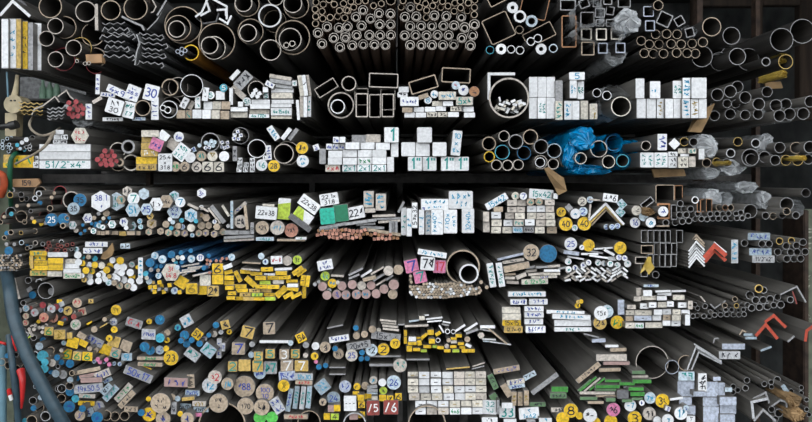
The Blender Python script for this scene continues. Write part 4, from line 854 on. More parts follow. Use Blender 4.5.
for x, y, w, h, a, c in ((480, 180, 166, 14, 2, 'f'), (462, 145, 72, 12, 8, 'a'), (530, 107, 72, 10, 3, 'w'), (602, 128, 120, 12, 6, 'w'), (605, 148, 104, 11, 5, 'w'), (690, 155, 56, 10, -10, 'w'), (682, 174, 50, 10, -10, 's'), (655, 203, 62, 12, -58, 'w'), (785, 196, 84, 15, 33, 'w'), (375, 172, 50, 10, 0, 's'), (860, 190, 110, 16, 32, 'w'), (870, 220, 90, 14, 20, 's')): B(x, y, w, h, a, c)
B(518, 126, 40, 28, 0, 'c')
bundle('in the spread of bare sheets, sixth shelf')
T(4, 5)
B(165, 187, 106, 22, 0, 'w'); B(175, 275, 96, 12, -3, 'w'); B(180, 290, 98, 9, -3, 'a'); B(255, 302, 150, 8, -8, 'w'); B(160, 213, 100, 10, -10, 's'); B(230, 248, 190, 12, -40, 'n')
T1(); B(418, 359.5, 23, 1.6, 0, 's', L=1.0); B(458, 368, 24, 1.4, 5, 'z', L=1.0); B(385, 356.3, 31, 1.6, 0, 's', L=1.0); B(335, 326.6, 16, 1.4, 12, 's', L=1.0); B(478.5, 364.5, 13, 1.2, 18, 'f', L=.8); B(478, 367.5, 13, 1.2, 14, 's', L=.8)
bundle('in the loose flats beside the yellow scatter, sixth shelf')
T(3, 5)
for x, y, w in ((280, 145, 116), (285, 165, 106), (295, 185, 112), (300, 206, 116)): B(x, y, w, 14, -6, 'f')
B(265, 255, 205, 54, -7, 's', '15x~~:K'); B(75, 318, 168, 52, 10, 's', '20x~5:K'); B(-62, 270, 142, 44, 9, 'w', '~~~~~:B')
for x, y, r, c, m in ((55, 195, 20, 'b', 0), (60, 250, 25, 'n', 0), (115, 240, 25, 'n', 0), (170, 205, 26, 'n', 0), (215, 210, 16, 'c', 0), (165, 350, 43, 'a', '~2:K'), (248, 345, 43, 'y', '2:K'), (330, 305, 36, 'y', '~7:K'), (25, 387, 43, 'c', '25:B'), (98, 367, 20, 'b', 0), (92, 411, 19, 'b', 0), (134, 408, 19, 'b', 0), (364, 458, 48, 'f', '~~:T'),
                      (-402, 300, 20, 'a', 0), (-295, 315, 22, 's', 0), (-227, 322, 28, 'w', 0), (-160, 330, 39, 'n', '~:K'), (-90, 340, 20, 'b', 0), (-67, 377, 37, 'n', '~~:K'), (-234, 393, 27, 'y', '~:K'), (-297, 387, 18, 'f', 0), (-224, 432, 14, 'p', 0), (-204, 468, 20, 'b', 0), (-157, 458, 19, 'b', 0)): R(x, y, r, c, m or None)
B(-75, 472, 112, 9, 0, 's'); B(-75, 520, 112, 9, 0, 's'); B(250, 455, 200, 18, 0, 's', d=.02); B(-517, 291, 206, 20, 0, 'w'); R(-672, 310, 20, 's')
B(-329, 262, 68, 66, 25, 'y', '5~:K')
bundle('in the row of square sevens, sixth shelf', grubby=True)
T(2, 5)
B(110, 225, 90, 86, -14, 'z', '7:K'); B(260, 197, 85, 86, 2, 'f', '7:K'); B(45, 340, 92, 86, -2, 'n', '7:B'); R(135, 383, 22, 'a')
B(185, 391, 62, 60, 0, 'z', '5:T'); B(267, 376, 66, 66, 0, 'z', '5:T'); B(365, 380, 66, 72, 0, 'n', '3:W'); B(443, 376, 62, 64, 0, 'z', '5:T')
T(2, 6)
B(5, 45, 66, 72, 0, 'z', '2:T'); B(88, 37, 86, 82, 0, 'z'); B(180, 42, 74, 82, 0, 'z', '7:T'); B(268, 54, 92, 88, 0, 's', '~7:T'); B(385, 40, 88, 86, 0, 'n', '7:W'); B(486, 40, 96, 78, 0, 'z', '7:W')
bundle('in the big round ends under the sevens, lowest shelf', grubby=True)
R(195, 92, 42, 'a', '~~:B', d=.02); R(362, 180, 42, 'y', '~:O'); R(87, 186, 76, 'f', '~88:B'); R(230, 230, 64, 'f', '100|30:B'); R(95, 323, 59, 'n', '~70:K'); R(208, 332, 56, 'n', '~~:K'); B(316, 318, 76, 112, 32, 'w', '~~|~~:B'); R(197, 402, 46, 'g'); R(280, 402, 42, 'g')
B(402, 280, 34, 164, -9, 'a', '^~~~~:B'); B(449, 262, 34, 162, -7, 'a', '^~~~~:T'); B(495, 265, 34, 162, -6, 'w', '^~~~~:T'); B(538, 260, 34, 158, -5, 'a', '^~~~~:T'); B(385, 112, 116, 66, 4, 'v', '~~~:B'); B(503, 118, 126, 52, -2, 'w', '12x30:C'); B(503, 157, 120, 28, -2, 'n', '~~~~:R'); B(633, 186, 94, 88, 38, 'a', '~~|~~:C')
R(710, 268, 48, 'a', '24:B'); R(636, 294, 26, 'n', '~:K'); B(447, 397, 168, 32, 0, 'f', '~~~~~:R'); R(792, 185, 43, 'v', '~~:B'); R(588, 12, 14, 'p')
T1(); P(222, 426, 24, .06, 'f'); P(309, 422, 11.5, .08, 'f'); P(354.5, 424, 11.5, .1, 'w'); P(427, 424.5, 19, .06, 'f')
bundle('around the two maroon squares, lowest shelf')
T(3, 6)
B(15, 303, 88, 108, 0, 'w', '- - -:K'); R(63, 185, 25, 'y', '~:K'); R(120, 180, 27, 'n'); R(178, 142, 29, 'f', '~:C'); R(240, 157, 28, 'w'); R(320, 157, 51, 'a', '26:B'); R(247, 213, 28, 'l', '~:K')
for x, y, w, h, m in ((55, 240, 46, 46, 0), (90, 264, 46, 44, 0), (140, 255, 50, 40, 0), (243, 265, 50, 45, 0), (295, 270, 46, 46, '~:K'), (353, 257, 48, 50, '6:K'), (95, 312, 48, 48, '6:K'), (95, 383, 48, 46, '6:K')): B(x, y, w, h, 0, 'y', m or None)
B(186, 266, 42, 24, 0, 'c'); B(175, 335, 90, 104, 2, 'm', '/5:W'); B(300, 330, 104, 102, 0, 'm', '/6:W'); B(170, 213, 76, 22, 0, 's'); B(170, 236, 76, 18, 0, 'a'); B(170, 188, 70, 22, 8, 's')
B(-117, 340, 48, 48, 0, 'h'); B(-77, 336, 46, 46, 0, 'y', '+:W'); B(-147, 394, 46, 46, 0, 'y'); B(-92, 396, 56, 44, 0, 'l', '4:K'); B(40, 392, 60, 50, 0, 'h')
bundle('in the wall of white bricks marked 4x6, lowest shelf')
rows = ((105, (455, 533, 615, 697, 778, 854, 930)), (154, (455, 533, 615, 697, 778, 854, 930)), (206, (455, 534, 617, 700, 780, 857, 932)), (257, (464, 545, 624, 705, 785, 858, 932)), (308, (508, 588, 667, 748, 828, 906)), (358, (508, 588, 668, 828, 906)))
for y, xs in rows:
    for x in xs:
        f = (x-455)/480.; B(x, y-8*max(0, f-.6), 74, 46, 0, rr.choice('wwwcfc'), rr.choice((None, '-:K', '-:O')))
B(749, 358, 74, 46, 0, 'w', '4x6:G')
bundle('among the dark plates beside the white bricks, lowest shelf')
T(4, 6)
B(203, 152, 42, 112, 25, 'j', '^~~~:K'); B(222, 282, 52, 104, 32, 'j', '~:K'); B(298, 67, 186, 38, 10, 'n', '~~ ~~~:B'); B(362, 152, 126, 36, 9, 'c', '~~~~:B'); B(368, 184, 116, 26, 9, 'a', '~~~~:B'); B(460, 108, 92, 38, 28, 'a', '~~~:K'); B(298, 212, 46, 98, 32, 'n')
B(350, 270, 34, 98, -2, 'n', '^~~:O'); B(393, 272, 34, 96, 0, 'n', '^~~:O'); B(437, 265, 34, 106, 0, 'n', '^~~:O'); B(515, 310, 112, 30, 0, 'j', '~~~:K'); B(565, 166, 226, 34, 37, 's', L=1.1); B(670, 206, 116, 40, 0, 'x'); B(660, 250, 116, 36, 0, 'j', '~~~~:K'); B(665, 348, 112, 32, 0, 'f', '~~~:K')
B(180, 330, 102, 100, -3, 'w', '32|~~:T'); B(302, 318, 76, 40, 0, 'w'); B(302, 362, 112, 84, 0, 'w', '33:T'); B(455, 372, 142, 82, 4, 'w', '~|1x~2:C'); B(180, 418, 112, 34, 0, 'w', '~~:K'); B(322, 424, 90, 26, 0, 'w'); B(470, 426, 60, 18, 0, 's'); B(570, 420, 90, 30, 0, 'w', '~:C'); B(240, 330, 16, 100, 0, 's')
bundle('in the green-edged plates, lowest shelf')
T(5, 6)
B(58, 88, 206, 36, 39, 'n', '~~~~~:K', L=1.1)
T(5, 5); B(130, 283, 96, 26, 2, 'v'); B(222, 322, 94, 18, 0, 'w'); B(268, 348, 114, 24, 2, 'n'); B(220, 403, 216, 46, 0, 'f', L=1.0); B(80, 250, 110, 10, -14, 's')
T(5, 6)
B(255, 22, 186, 24, 0, 'h', L=1.0); B(208, 68, 152, 24, 2, 'n')
for x, y, w, h, a, c in ((55, 168, 156, 14, 40, 'x'), (85, 172, 150, 12, 40, 'f'), (120, 168, 140, 12, 38, 'x'), (30, 175, 120, 12, 40, 'j'), (230, 146, 110, 18, 0, 'x'), (192, 186, 172, 22, 0, 'x'), (178, 208, 150, 16, 0, 'j'), (410, 86, 92, 24, 0, 'j'), (420, 116, 116, 17, 0, 'f'), (434, 150, 132, 26, 0, 'x'), (330, 166, 106, 22, 0, 'x'), (392, 202, 106, 24, 0, 'x'), (402, 238, 100, 28, 0, 'x'), (330, 285, 72, 20, 0, 'j'), (120, 230, 250, 20, 0, 'f'), (60, 268, 122, 22, 0, 'j'), (215, 278, 66, 26, 0, 'j'), (110, 297, 112, 18, 0, 'n'), (180, 252, 140, 14, 0, 'n'), (402, 272, 76, 16, 0, 'j'), (340, 190, 70, 16, 0, 'd'), (300, 240, 80, 60, 0, 'd')): B(x, y, w, h, a, c)
bundle('in the front heap of big round ends, lowest shelf')
for x, y, r, c, m in ((70, 387, 49, 'w', '~-:K'), (233, 347, 48, 'p', '~6:K'), (352, 318, 42, 'w', '-7:C'), (432, 300, 20, 'w', '~:B'), (490, 265, 41, 'a', '~~:C'), (577, 285, 50, 'y', '3~:K'), (485, 375, 46, 'f', '~~:K'), (382, 407, 50, 'y', '3:K'), (215, 428, 46, 'y', 0), (110, 435, 34, 'y', 0), (705, 373, 46, 'w', '1~:C'), (614, 420, 42, 'w', '~:C'), (742, 335, 21, 'a', '~:B'), (-4, 390, 26, 'y', 0), (540, 424, 30, 'w', 0), (-64, 354, 51, 'y', '8:K'), (-122, 410, 46, 'y', 0)): R(x, y, r, c, m or None)
B(614, 340, 36, 34, -20, 'w', '~:B'); B(675, 270, 92, 16, 8, 'w')
bundle('around the blue-white boxes, lowest shelf', d=.01)
T2(640, 320, 712/172.)
P(50, 175, 68, .05, 'f'); P(133, 195, 29, .09, 'v'); P(190, 178, 33, .1, 'n')
B(192, 232, 68, 38, 0, 'a', '~~:T'); B(190, 285, 70, 66, 0, 'v'); B(258, 258, 36, 76, 0, 'w', '^~~~:K'); B(247, 306, 52, 20, 0, 'v'); B(298, 286, 50, 62, 0, 'v'); B(337, 285, 28, 52, 0, 'v'); B(293, 338, 66, 36, 0, 'v'); B(364, 336, 70, 36, 0, 'v'); B(294, 390, 66, 66, 0, 'v'); B(364, 372, 68, 34, 0, 'v'); B(362, 408, 62, 34, 0, 'v'); B(188, 336, 52, 32, 0, 'v'); B(212, 374, 34, 40, 0, 'v'); B(210, 410, 36, 26, 0, 'w', '~:K'); B(318, 243, 32, 16, 0, 'v'); B(366, 288, 30, 18, 0, 'a')
bundle('strewn around the tan rags, lowest shelf', d=.05, jit=.05, grubby=True)
for x, y, r in ((443, 250, 13), (488, 250, 13), (515, 265, 12), (543, 258, 11), (568, 248, 15), (545, 277, 10), (437, 282, 13), (386, 276, 12), (405, 290, 11), (385, 299, 11), (625, 295, 11), (575, 385, 18), (610, 382, 16), (668, 280, 10), (668, 302, 10), (690, 330, 10), (690, 370, 10), (655, 325, 9), (700, 392, 10), (545, 370, 14), (560, 410, 14)): P(x, y, r, .16, 's')
AN([(470, 408), (463, 340), (530, 325)], 11, 'w', d=-.05); AN([(465, 328), (520, 300), (540, 356)], 8, 's'); AN([(472, 418), (510, 372), (562, 418)], 9, 's', d=-.03); B(600, 285, 38, 18, -55, 'a'); AN([(545, 358), (580, 332), (606, 340), (608, 362)], 8, 's', 'strip')

# ================================================================ lower left corner
bundle('in the red and white round ends behind the hose, sixth shelf', jit=.03, grubby=True)
T(0, 5)
for x, y, r, c, m in ((182, 58, 24, 'w', '5:C'), (245, 38, 23, 'f', '~:R'), (243, 88, 28, 'w', '~:R'), (300, 35, 23, 'r', 0), (360, 62, 30, 'w', '~:R'), (393, 48, 22, 'r', 0), (298, 70, 20, 'a', 0), (427, 70, 18, 'a', '~:B'), (475, 75, 33, 'z', '~:K'), (515, 85, 14, 'c', 0), (540, 20, 34, 'f', '~~:R'), (307, 122, 34, 'k', '~:R'), (372, 123, 36, 'k', '~:K'), (182, 112, 22, 'f', '~:R'), (180, 158, 22, 'f', '5:R'), (452, 135, 25, 'm', '~:C'), (517, 117, 20, 'm', 0), (530, 172, 37, 'c', '6~:G'), (270, 150, 14, 'y', 0), (215, 55, 14, 'm', 0), (345, 35, 14, 'f', 0), (137, 72, 18, 's', 0)): R(x, y, r, c, m or None)
B(433, 28, 36, 34, 25, 'w'); B(575, 82, 56, 54, 15, 'f', '~~:R'); B(425, 162, 40, 28, -15, 'y'); B(417, 8, 38, 26, 0, 'y'); B(637, 8, 34, 30, 0, 'z', '~:K')
many(R, ((205, 205), (225, 185), (248, 178), (213, 226), (275, 194), (300, 192), (270, 225), (297, 225), (238, 206), (325, 175), (225, 245)), 13, 'c')
P(163, 212, 20, .15, 's'); P(182, 242, 19, .4, 'w'); P(235, 264, 22, .15, 's'); AN([(180, 275), (235, 240)], 10, 'l', 'strip'); P(163, 20, 20, .15, 's')
bundle('among the yellow sixes behind the hose, lowest shelf', jit=.03, grubby=True)
B(343, 218, 64, 60, -3, 'z', '6:G'); B(418, 241, 80, 68, 0, 'z', '~:O'); B(488, 248, 38, 42, 0, 'z'); B(510, 296, 84, 76, -14, 'y'); B(583, 302, 62, 44, -28, 'y'); B(572, 250, 62, 40, -30, 'n'); B(655, 285, 140, 62, -28, 's', '~~~~:B'); B(740, 345, 86, 74, -17, 'y'); B(808, 372, 70, 66, -17, 'f', '6:T'); B(798, 290, 84, 76, -15, 'z'); B(882, 322, 76, 78, -20, 'f'); B(465, 377, 76, 72, -8, 'y', '6:G'); B(540, 391, 62, 60, -6, 'z', '6:G'); B(612, 394, 72, 62, -4, 'y', '6:G')
for x, y, r, c, m in ((430, 352, 14, 'c', 0), (448, 300, 18, 'a', '~:T'), (628, 340, 18, 'n', 0), (670, 350, 18, 'n', 0), (645, 376, 14, 'n', 0), (660, 205, 23, 'f', 0), (733, 135, 16, 'f', 0), (795, 152, 27, 'w', '~:B'), (813, 70, 37, 'y', '~~:O'), (800, 207, 24, 'y', '~:O'), (765, 268, 24, 'y', '~:K'), (300, 277, 20, 'b', 0), (192, 300, 18, 'b', 0), (275, 324, 28, 'a', 0), (300, 392, 40, 't', 0), (342, 405, 22, 's', 0), (400, 402, 22, 'b', 0), (50, 390, 18, 'b', 0)): R(x, y, r, c, m or None)
P(355, 352, 27, .25, 'n'); P(245, 382, 25, .3, 'w'); P(112, 383, 18, .2, 's'); B(627, 160, 42, 12, 30, 'y'); B(725, 178, 60, 8, 30, 'z')
many(R, ((660, 430), (730, 432), (800, 445), (838, 448)), 15, 'a', '~:B'); many(R, ((700, 433), (765, 450), (685, 415), (745, 418)), 16, 'p')
bundle('in the scattered numbered ends on dark bars, sixth shelf', jit=.03, grubby=True)
T(1, 5)
B(127, 162, 116, 62, -17, 's', '~ ~:R'); B(228, 240, 98, 74, -3, 'w', '/7~6~:B'); B(495, 145, 80, 78, 28, 'w', '~~:C'); B(570, 240, 68, 66, -38, 'y', '5~:K'); B(765, 172, 62, 62, 15, 'z', '~:K'); B(535, 380, 104, 74, -36, 'w', '~~:T'); B(648, 352, 96, 82, -38, 'a', '~~:T'); B(722, 338, 34, 138, -2, 'w', '^~ ~ ~:B'); B(752, 330, 24, 60, -2, 'w', '^~~:B'); B(75, 398, 76, 54, 0, 'a', '9:C'); B(240, 408, 186, 24, 0, 'f', '2x4~:G'); B(238, 450, 172, 28, -2, 'f', '6x4~:G'); B(205, 478, 90, 26, -20, 'y')
for x, y, r, c, m in ((233, 150, 20, 'y', '~:K'), (307, 138, 35, 'b', '~:C'), (308, 265, 33, 't', '6:C'), (360, 228, 22, 'f', 0), (357, 280, 21, 'y', '~:K'), (433, 193, 23, 't', '~:B'), (352, 340, 21, 'y', 0), (307, 350, 31, 'a', '~:B'), (200, 328, 35, 'b', '~:C'), (240, 352, 33, 'b', '~:C'), (480, 246, 33, 'b', '~:C'), (455, 285, 20, 'b', 0), (530, 280, 21, 'b', 0), (495, 307, 26, 'b', 0), (585, 305, 23, 'b', 0), (620, 272, 19, 'w', '~:B'), (650, 245, 18, 'b', 0), (687, 238, 23, 'c', 0), (735, 225, 17, 'w', 0), (700, 175, 23, 'b', '~:C'), (793, 222, 19, 'y', '~:K'), (385, 405, 53, 'y', '23:K')): R(x, y, r, c, m or None)
bundle('around the 50x17 bar end, lowest shelf', jit=.03, grubby=True)
T(1, 6)
B(155, 100, 206, 62, -22, 's', '50x17:B'); B(420, 156, 166, 64, -2, 'h', '~ ~ ~:B'); B(525, 148, 50, 96, 3, 'n', '^~~~:K'); R(693, 120, 49, 'c', '~2:R', d=-.01); R(655, 178, 53, 'w', '~2:C'); R(780, 167, 43, 'f', '~~:C'); R(312, 302, 71, 'f', '~~|~cm:K'); R(718, 302, 67, 'n', '~~|~:K'); B(535, 230, 102, 40, -4, 'a', '~x05:B'); B(505, 271, 90, 24, 6, 'z')
for x, y, r, c in ((228, 272, 18, 'y'), (393, 260, 25, 'f'), (432, 270, 20, 'a'), (450, 376, 20, 'y'), (487, 386, 18, 'z'), (232, 380, 50, 'y'), (177, 368, 25, 'b'), (330, 412, 52, 'n'), (500, 412, 46, 'n')): R(x, y, r, c, '~:B' if r > 40 else None)
B(405, 336, 36, 86, -3, 's', '^~~:K'); B(480, 326, 92, 46, -4, 'a', '6x~0:K'); B(582, 306, 96, 36, -2, 'c', '~~~:O'); B(595, 346, 106, 34, -3, 'a', '~~x0~:K'); B(562, 383, 76, 26, 0, 'p'); B(105, 343, 96, 38, -3, 'n', '~~~:K'); P(60, 392, 33, .1, 'n'); P(-8, 395, 33, .1, 'n'); P(-68, 388, 36, .1, 'n')
B(52, 228, 156, 46, 47, 'c', '~~~~:G'); B(75, 275, 150, 42, 47, 'n', '~~~:K')
bundle('under the 19x50.5 bar end, lowest shelf', jit=.03, grubby=True)
T(0, 6)
P(432, 200, 31, .14, 'w'); P(410, 202, 25, .14, 'w', d=.03); P(430, 268, 30, .12, 'f'); P(405, 45, 17, .3, 'w'); P(487, 182, 28, .1, 'n'); P(504, 92, 20, .2, 'n')
for x, y, r, c in ((310, 60, 31, 't'), (390, 95, 27, 'a'), (440, 102, 31, 's'), (365, 20, 26, 'c'), (357, 82, 18, 'b'), (490, 25, 30, 'b'), (492, 140, 23, 'a'), (490, 222, 31, 'b'), (528, 270, 27, 't'), (485, 326, 41, 'b'), (577, 340, 25, 'b'), (560, 388, 37, 'n'), (622, 360, 37, 'a'), (690, 326, 41, 's'), (680, 402, 41, 'b'), (540, 130, 19, 'b'), (315, 15, 26, 't'), (430, 15, 20, 'b')): R(x, y, r, c, '~:B' if r > 34 else None)
B(605, 76, 200, 28, 11, 'n'); B(620, 108, 132, 24, 11, 'h'); B(640, 140, 152, 34, 2, 'h'); B(718, 100, 116, 54, 22, 'c', '6x~~:B'); B(742, 146, 96, 30, 24, 'a', '~~:B'); B(620, 198, 206, 62, 5, 'w', '19x50.5:B'); B(610, 252, 116, 28, -2, 'c', '~~~:T'); B(605, 302, 118, 32, -2, 'y', '~~~:K'); B(745, 205, 90, 44, 47, 'a', '~~:K'); B(775, 232, 130, 48, 47, 'a', '~~~:T')
bundle('in front of the hose, lowest shelf', jit=.03, grubby=True)
P(12, 15, 26, .12, 'f'); P(58, 38, 26, .12, 'f'); P(120, 58, 22, .14, 'f'); P(175, 54, 26, .12, 'f'); P(230, 285, 28, .15, 'w'); P(275, 332, 34, .15, 'f'); P(318, 394, 35, .15, 'w'); P(222, 424, 37, .12, 'n'); R(235, 336, 21, 'b'); R(285, 262, 20, 'a'); P(247, 186, 16, .25, 'a'); R(410, 412, 18, 'b'); R(175, 425, 20, 't')

build_bundles()
# ---------------------------------------------------------------- beams under every pile, uprights between piles
by = {}
for pl, x0, x1, z, d in SPANS:
    b = by.setdefault(pl, [x0, x1, z, d]); b[0] = min(b[0], x0); b[1] = max(b[1], x1); b[2] = min(b[2], z); b[3] = max(b[3], d)
for pl, (x0, x1, z, d) in by.items():
    for dy in (0.38, 1.2):
        if z > 0.72: rbox('support_beam', x0-.012, x1+.012, d+dy, d+dy+.035, z-.007, z-.0005, MATS['rack_steel'])
for px, d, w, m in ((-35, .22, .03, 'rack_steel'), (148, .34, .012, 'rack_rust'), (312, .5, .016, 'rack_steel'), (400, .55, .016, 'rack_steel'), (560, .6, .016, 'rack_steel'), (700, .3, .014, 'rack_rust'), (758, .42, .012, 'rack_rust')):
    s = PX*(DIST+d)/DIST; x = (px-VPX)*s
    rbox('upright', x-w/2, x+w/2, d, d+.02, 0, 2.25, MATS[m])
for px in (-60, 130, 330, 560, 850):
    x = (px-VPX)*PX; rbox('rear_upright', x-.02, x+.02, 1.62, 1.66, 0, 2.25, MATS['rack_steel'])
for y in (-14, 78, 126, 178):
    z = CAMZ-(y-VPY)*PX
    rbox('cross_rail', -1.0, 1.0, .46, .49, z-.012, z+.012, MATS['rack_steel'])
a = W3(795, 215, .22); b_ = W3(826, 422, .22)
post = bpy.data.objects.new('chalked_post', None); COL.objects.link(post); post.location = ((a.x+b_.x)/2, .22, 0)
tag(post, 'olive steel post with chalk writing at the rack end', 'post')
q = Vector((-(a.x+b_.x)/2, -.22, 0))
o = box('web', a.x+.012, b_.x, .22, .235, 0, 1.18, MATS['olive_paint'], post, .002); o.location = q
o = box('flange', a.x, a.x+.012, .19, .265, 0, 1.18, MATS['rack_rust'], post, .002); o.location = q
mat('chalk', (0.40, 0.40, 0.33), 0.9, 0, .1, 60); MATS['ink_Q'] = MATS['chalk']
for txt, px, py, w, h in (('^N~W', 805, 238, 16, 34), ('~|~', 806, 283, 14, 30), ('~~', 806, 318, 16, 12), ('|~', 805, 365, 12, 16), ('~', 806, 395, 10, 12)):
    c = W3(px, py, .22); link('chalk_writing', mark_mesh(txt, mpx(w), mpx(h), 'Q'), post, (c.x, .2188, c.z)).matrix_parent_inverse.identity()
for o in post.children:
    if o.name.startswith('chalk_writing'): o.location = Vector(o.location) - Vector(post.location)
# wooden uprights and board behind the large top shelf pipes
wf = bpy.data.objects.new('timber_partition', None); COL.objects.link(wf); wf.location = W3(745, 40, .9)
tag(wf, 'brown timber partition standing behind the large top shelf pipes', 'frame')
def wbox(n, x0, x1, y0, y1, d, t=.03):
    p, r = W3(x0, y0, d), W3(x1, y1, d)
    o = box(n, p.x, r.x, d, d+t, r.z, p.z, MATS['old_wood'], wf, .002); o.location = -Vector(wf.location); return o
wbox('post', 694, 701, -30, 60, .9); wbox('post', 757, 763, -30, 60, .9); wbox('rail', 701, 757, -4, 6, .9); wbox('rail', 763, 800, -4, 5, .9); wbox('post', 800, 818, -30, 120, .9)

# ---------------------------------------------------------------- hoses, cords, tags, plastic
mat('hose_blue', (0.045, 0.085, 0.115), 0.45, 0, .15, 60); mat('hose_green', (0.01, 0.10, 0.05), 0.5, 0, .1, 60); mat('cord', (0.32, 0.27, 0.21), 0.8, 0, .2, 80)
mat('cardboard', (0.33, 0.21, 0.10), 0.85, 0, .2, 40); mat('cream_paint', (0.62, 0.52, 0.33), 0.5, 0, .2, 40); mat('black_plastic', (0.02, 0.02, 0.02), 0.4, 0, .1, 40)
mat('red_plastic', (0.65, 0.03, 0.03), 0.35, 0, .1, 40); mat('sky_blue_paint', (0.14, 0.27, 0.34), 0.5, 0, .1, 30); mat('yellow_film', (0.60, 0.42, 0.08), 0.4, 0, .2, 60)
mat('tarp', (0.0, 0.27, 0.58), 0.3, 0, .25, 70, vary=0, bump=.3); mat('green_glass', (0.25, 0.42, 0.30), 0.5, 0, .2, 30); mat('wood_tag', (0.48, 0.28, 0.14), 0.7, 0, .15, 40); mat('orange_cloth', (0.42, 0.07, 0.02), 0.8, 0, .2, 40)
fm = mat('clear_film', (0.80, 0.83, 0.86), 0.22, 0, .15, 90, vary=0, bump=.4)
fm.node_tree.nodes['Principled BSDF'].inputs['Alpha'].default_value = 0.46
def pxpath(pts, d=0.0): return [tuple(W3(p[0], p[1], p[2] if len(p) > 2 else d)) for p in pts]
tag(tube('air_hose', pxpath(((4, 262, .1), (9, 285, -.03), (14, 318, -.06), (26, 352, -.07), (44, 388, -.07), (64, 424, -.06), (80, 450, -.02))), mpx(5.6), MATS['hose_blue']), 'thick blue-grey hose curving past the lower shelves', 'hose')
tag(tube('water_pipe', pxpath(((9, 335, .0), (12, 360, -.02), (16, 395, -.02), (20, 440, 0))), mpx(3.0), MATS['hose_blue']), 'thinner blue-grey hose hanging beside the red handle', 'hose')
tag(tube('garden_hose', pxpath(((24, 151, .06), (15, 154, 0), (10.5, 162, -.01), (10, 182, 0), (11, 205, .05))), mpx(2.2), MATS['hose_green']), 'dark green hose bending down past the yellow bar', 'hose')
tag(tube('cord_loop', pxpath(((33, 117, .05), (29.5, 124, -.02), (33, 131, -.03), (42, 135.5, -.03), (52, 133, -.02), (60, 128, .05))), mpx(1.2), MATS['cord']), 'beige cord looped in front of the third shelf', 'cord')
tag(tube('cord_tail', pxpath(((54, 132, -.02), (46, 145, -.04), (36, 153, -.05), (15, 164, -.05))), mpx(1.5), MATS['cord'], radii=(mpx(1.7), mpx(.9))), 'beige cord end with frayed tip over the yellow bar', 'cord')
tag(tube('blue_pole', pxpath(((2.5, 345, .02), (2.5, 440, .02))), mpx(3.6), MATS['sky_blue_paint']), 'pale blue pole standing behind the loose pipes and hose', 'pole')
tag(tube('blue_rod', pxpath(((7, 72, .02), (8, 97, .02))), mpx(.9), MATS['sky_blue_paint']), 'thin light blue rod hanging by the cream pulley cover', 'rod')
h = tag(tube('red_hand_tool', pxpath(((20.5, 370, -.03), (22.5, 380, -.04), (22.5, 396, -.04), (21.5, 408, -.03))), mpx(3), MATS['red_plastic'], radii=(mpx(3.6), mpx(1.0))), 'red tapered plastic hand tool hanging beside the blue hose', 'tool')
tag(tube('red_cable', pxpath(((-4, 341, .0), (3, 343, -.01), (8, 345, 0))), mpx(1.3), MATS['red_plastic']), 'short red cable crossing the pale blue pole', 'cable')
tag(tube('red_strap', pxpath(((13, 335, -.02), (14.5, 343, -.02), (17, 350, -.01))), mpx(1.6), MATS['red_plastic']), 'red strap end behind the blue-grey hose', 'strap')
clip = tag(tube('red_clip', pxpath(((9, 390, -.02), (10, 395, -.03))), mpx(2.1), MATS['red_plastic']), 'small red clip with a white tip on the pale pole', 'clip')
tube('tip', pxpath(((10, 395, -.03), (11.5, 400, -.03))), mpx(1.7), pm('w'), clip)
tag(tube('orange_rag', pxpath(((-3, 172, .0), (3, 176, -.01), (4, 186, -.01), (1, 196, 0))), mpx(3.2), MATS['orange_cloth']), 'orange rag hanging beside the 159 tag', 'rag')

def plate(name, poly, d, t, m, label, cat, bend=0.0, parent=None):
    pts = [W3(x, y, d) for x, y in poly]; n = len(pts)
    v = [(p.x, d+bend*(i/n), p.z) for i, p in enumerate(pts)] + [(p.x, d+t+bend*(i/n), p.z) for i, p in enumerate(pts)]
    f = [tuple(range(n-1, -1, -1)), tuple(range(n, 2*n))] + [(i, (i+1) % n, (i+1) % n+n, i+n) for i in range(n)]
    o = link(name, pyd(name, v, f, [m]), parent)
    if label: tag(o, label, cat)
    return o
tg = plate('wooden_tag', ((12, 179), (38, 178.5), (40, 183), (36, 187), (12, 187)), .01, .006, MATS['wood_tag'], 'tan wooden tag reading 159 hung over the loose pipes', 'tag')
c = W3(27, 183, .01); link('marking', mark_mesh('159.', mpx(15), mpx(7), 'K'), tg, (c.x, .0088, c.z))
plate('paper_strap', ((544, 168.5), (549, 167), (556, 172), (565, 178), (568.5, 191), (560, 195.5), (557, 188), (552, 179)), -.025, .003, MATS['cardboard'], 'torn tan paper strap hanging off the pipes by the tarpaulin', 'strap', .02)
plate('cardboard_wedge', ((706, 108), (716, 103), (711, 117), (704, 132), (692, 131), (699, 118)), .01, .006, MATS['cardboard'], 'tan cardboard piece poking out under white slabs', 'cardboard', .02)
plate('cardboard_strip', ((652, 169), (684, 169), (686, 176), (655, 177.5)), .05, .006, MATS['cardboard'], 'cardboard strip under the green-marked slabs', 'cardboard')
plate('cardboard_sheet', ((765, 82), (781, 81.5), (783, 88), (766, 89)), .35, .006, MATS['cardboard'], 'brown cardboard sheet hanging behind the second shelf pipes', 'cardboard')
plate('brown_tag', ((112, 243), (113.5, 250), (111, 256), (104, 260), (99, 259), (101, 253), (107, 249)), -.03, .003, MATS['cardboard'], 'brown leaf shaped tag hanging over white flat bars', 'tag', .01)
plate('yellow_tag', ((648, 257), (651.5, 257), (652, 262), (655.5, 268), (650, 275), (647, 270), (642, 274), (646, 266)), -.02, .003, MATS['yellow_film'], 'torn yellow tag hanging on the upright box tubes', 'tag', .01)
plate('brown_block', ((85.5, 54.5), (101.5, 54), (102, 62.5), (86.5, 63)), -.012, .012, MATS['wood_tag'], 'small brown wooden block beside wavy strips', 'block')
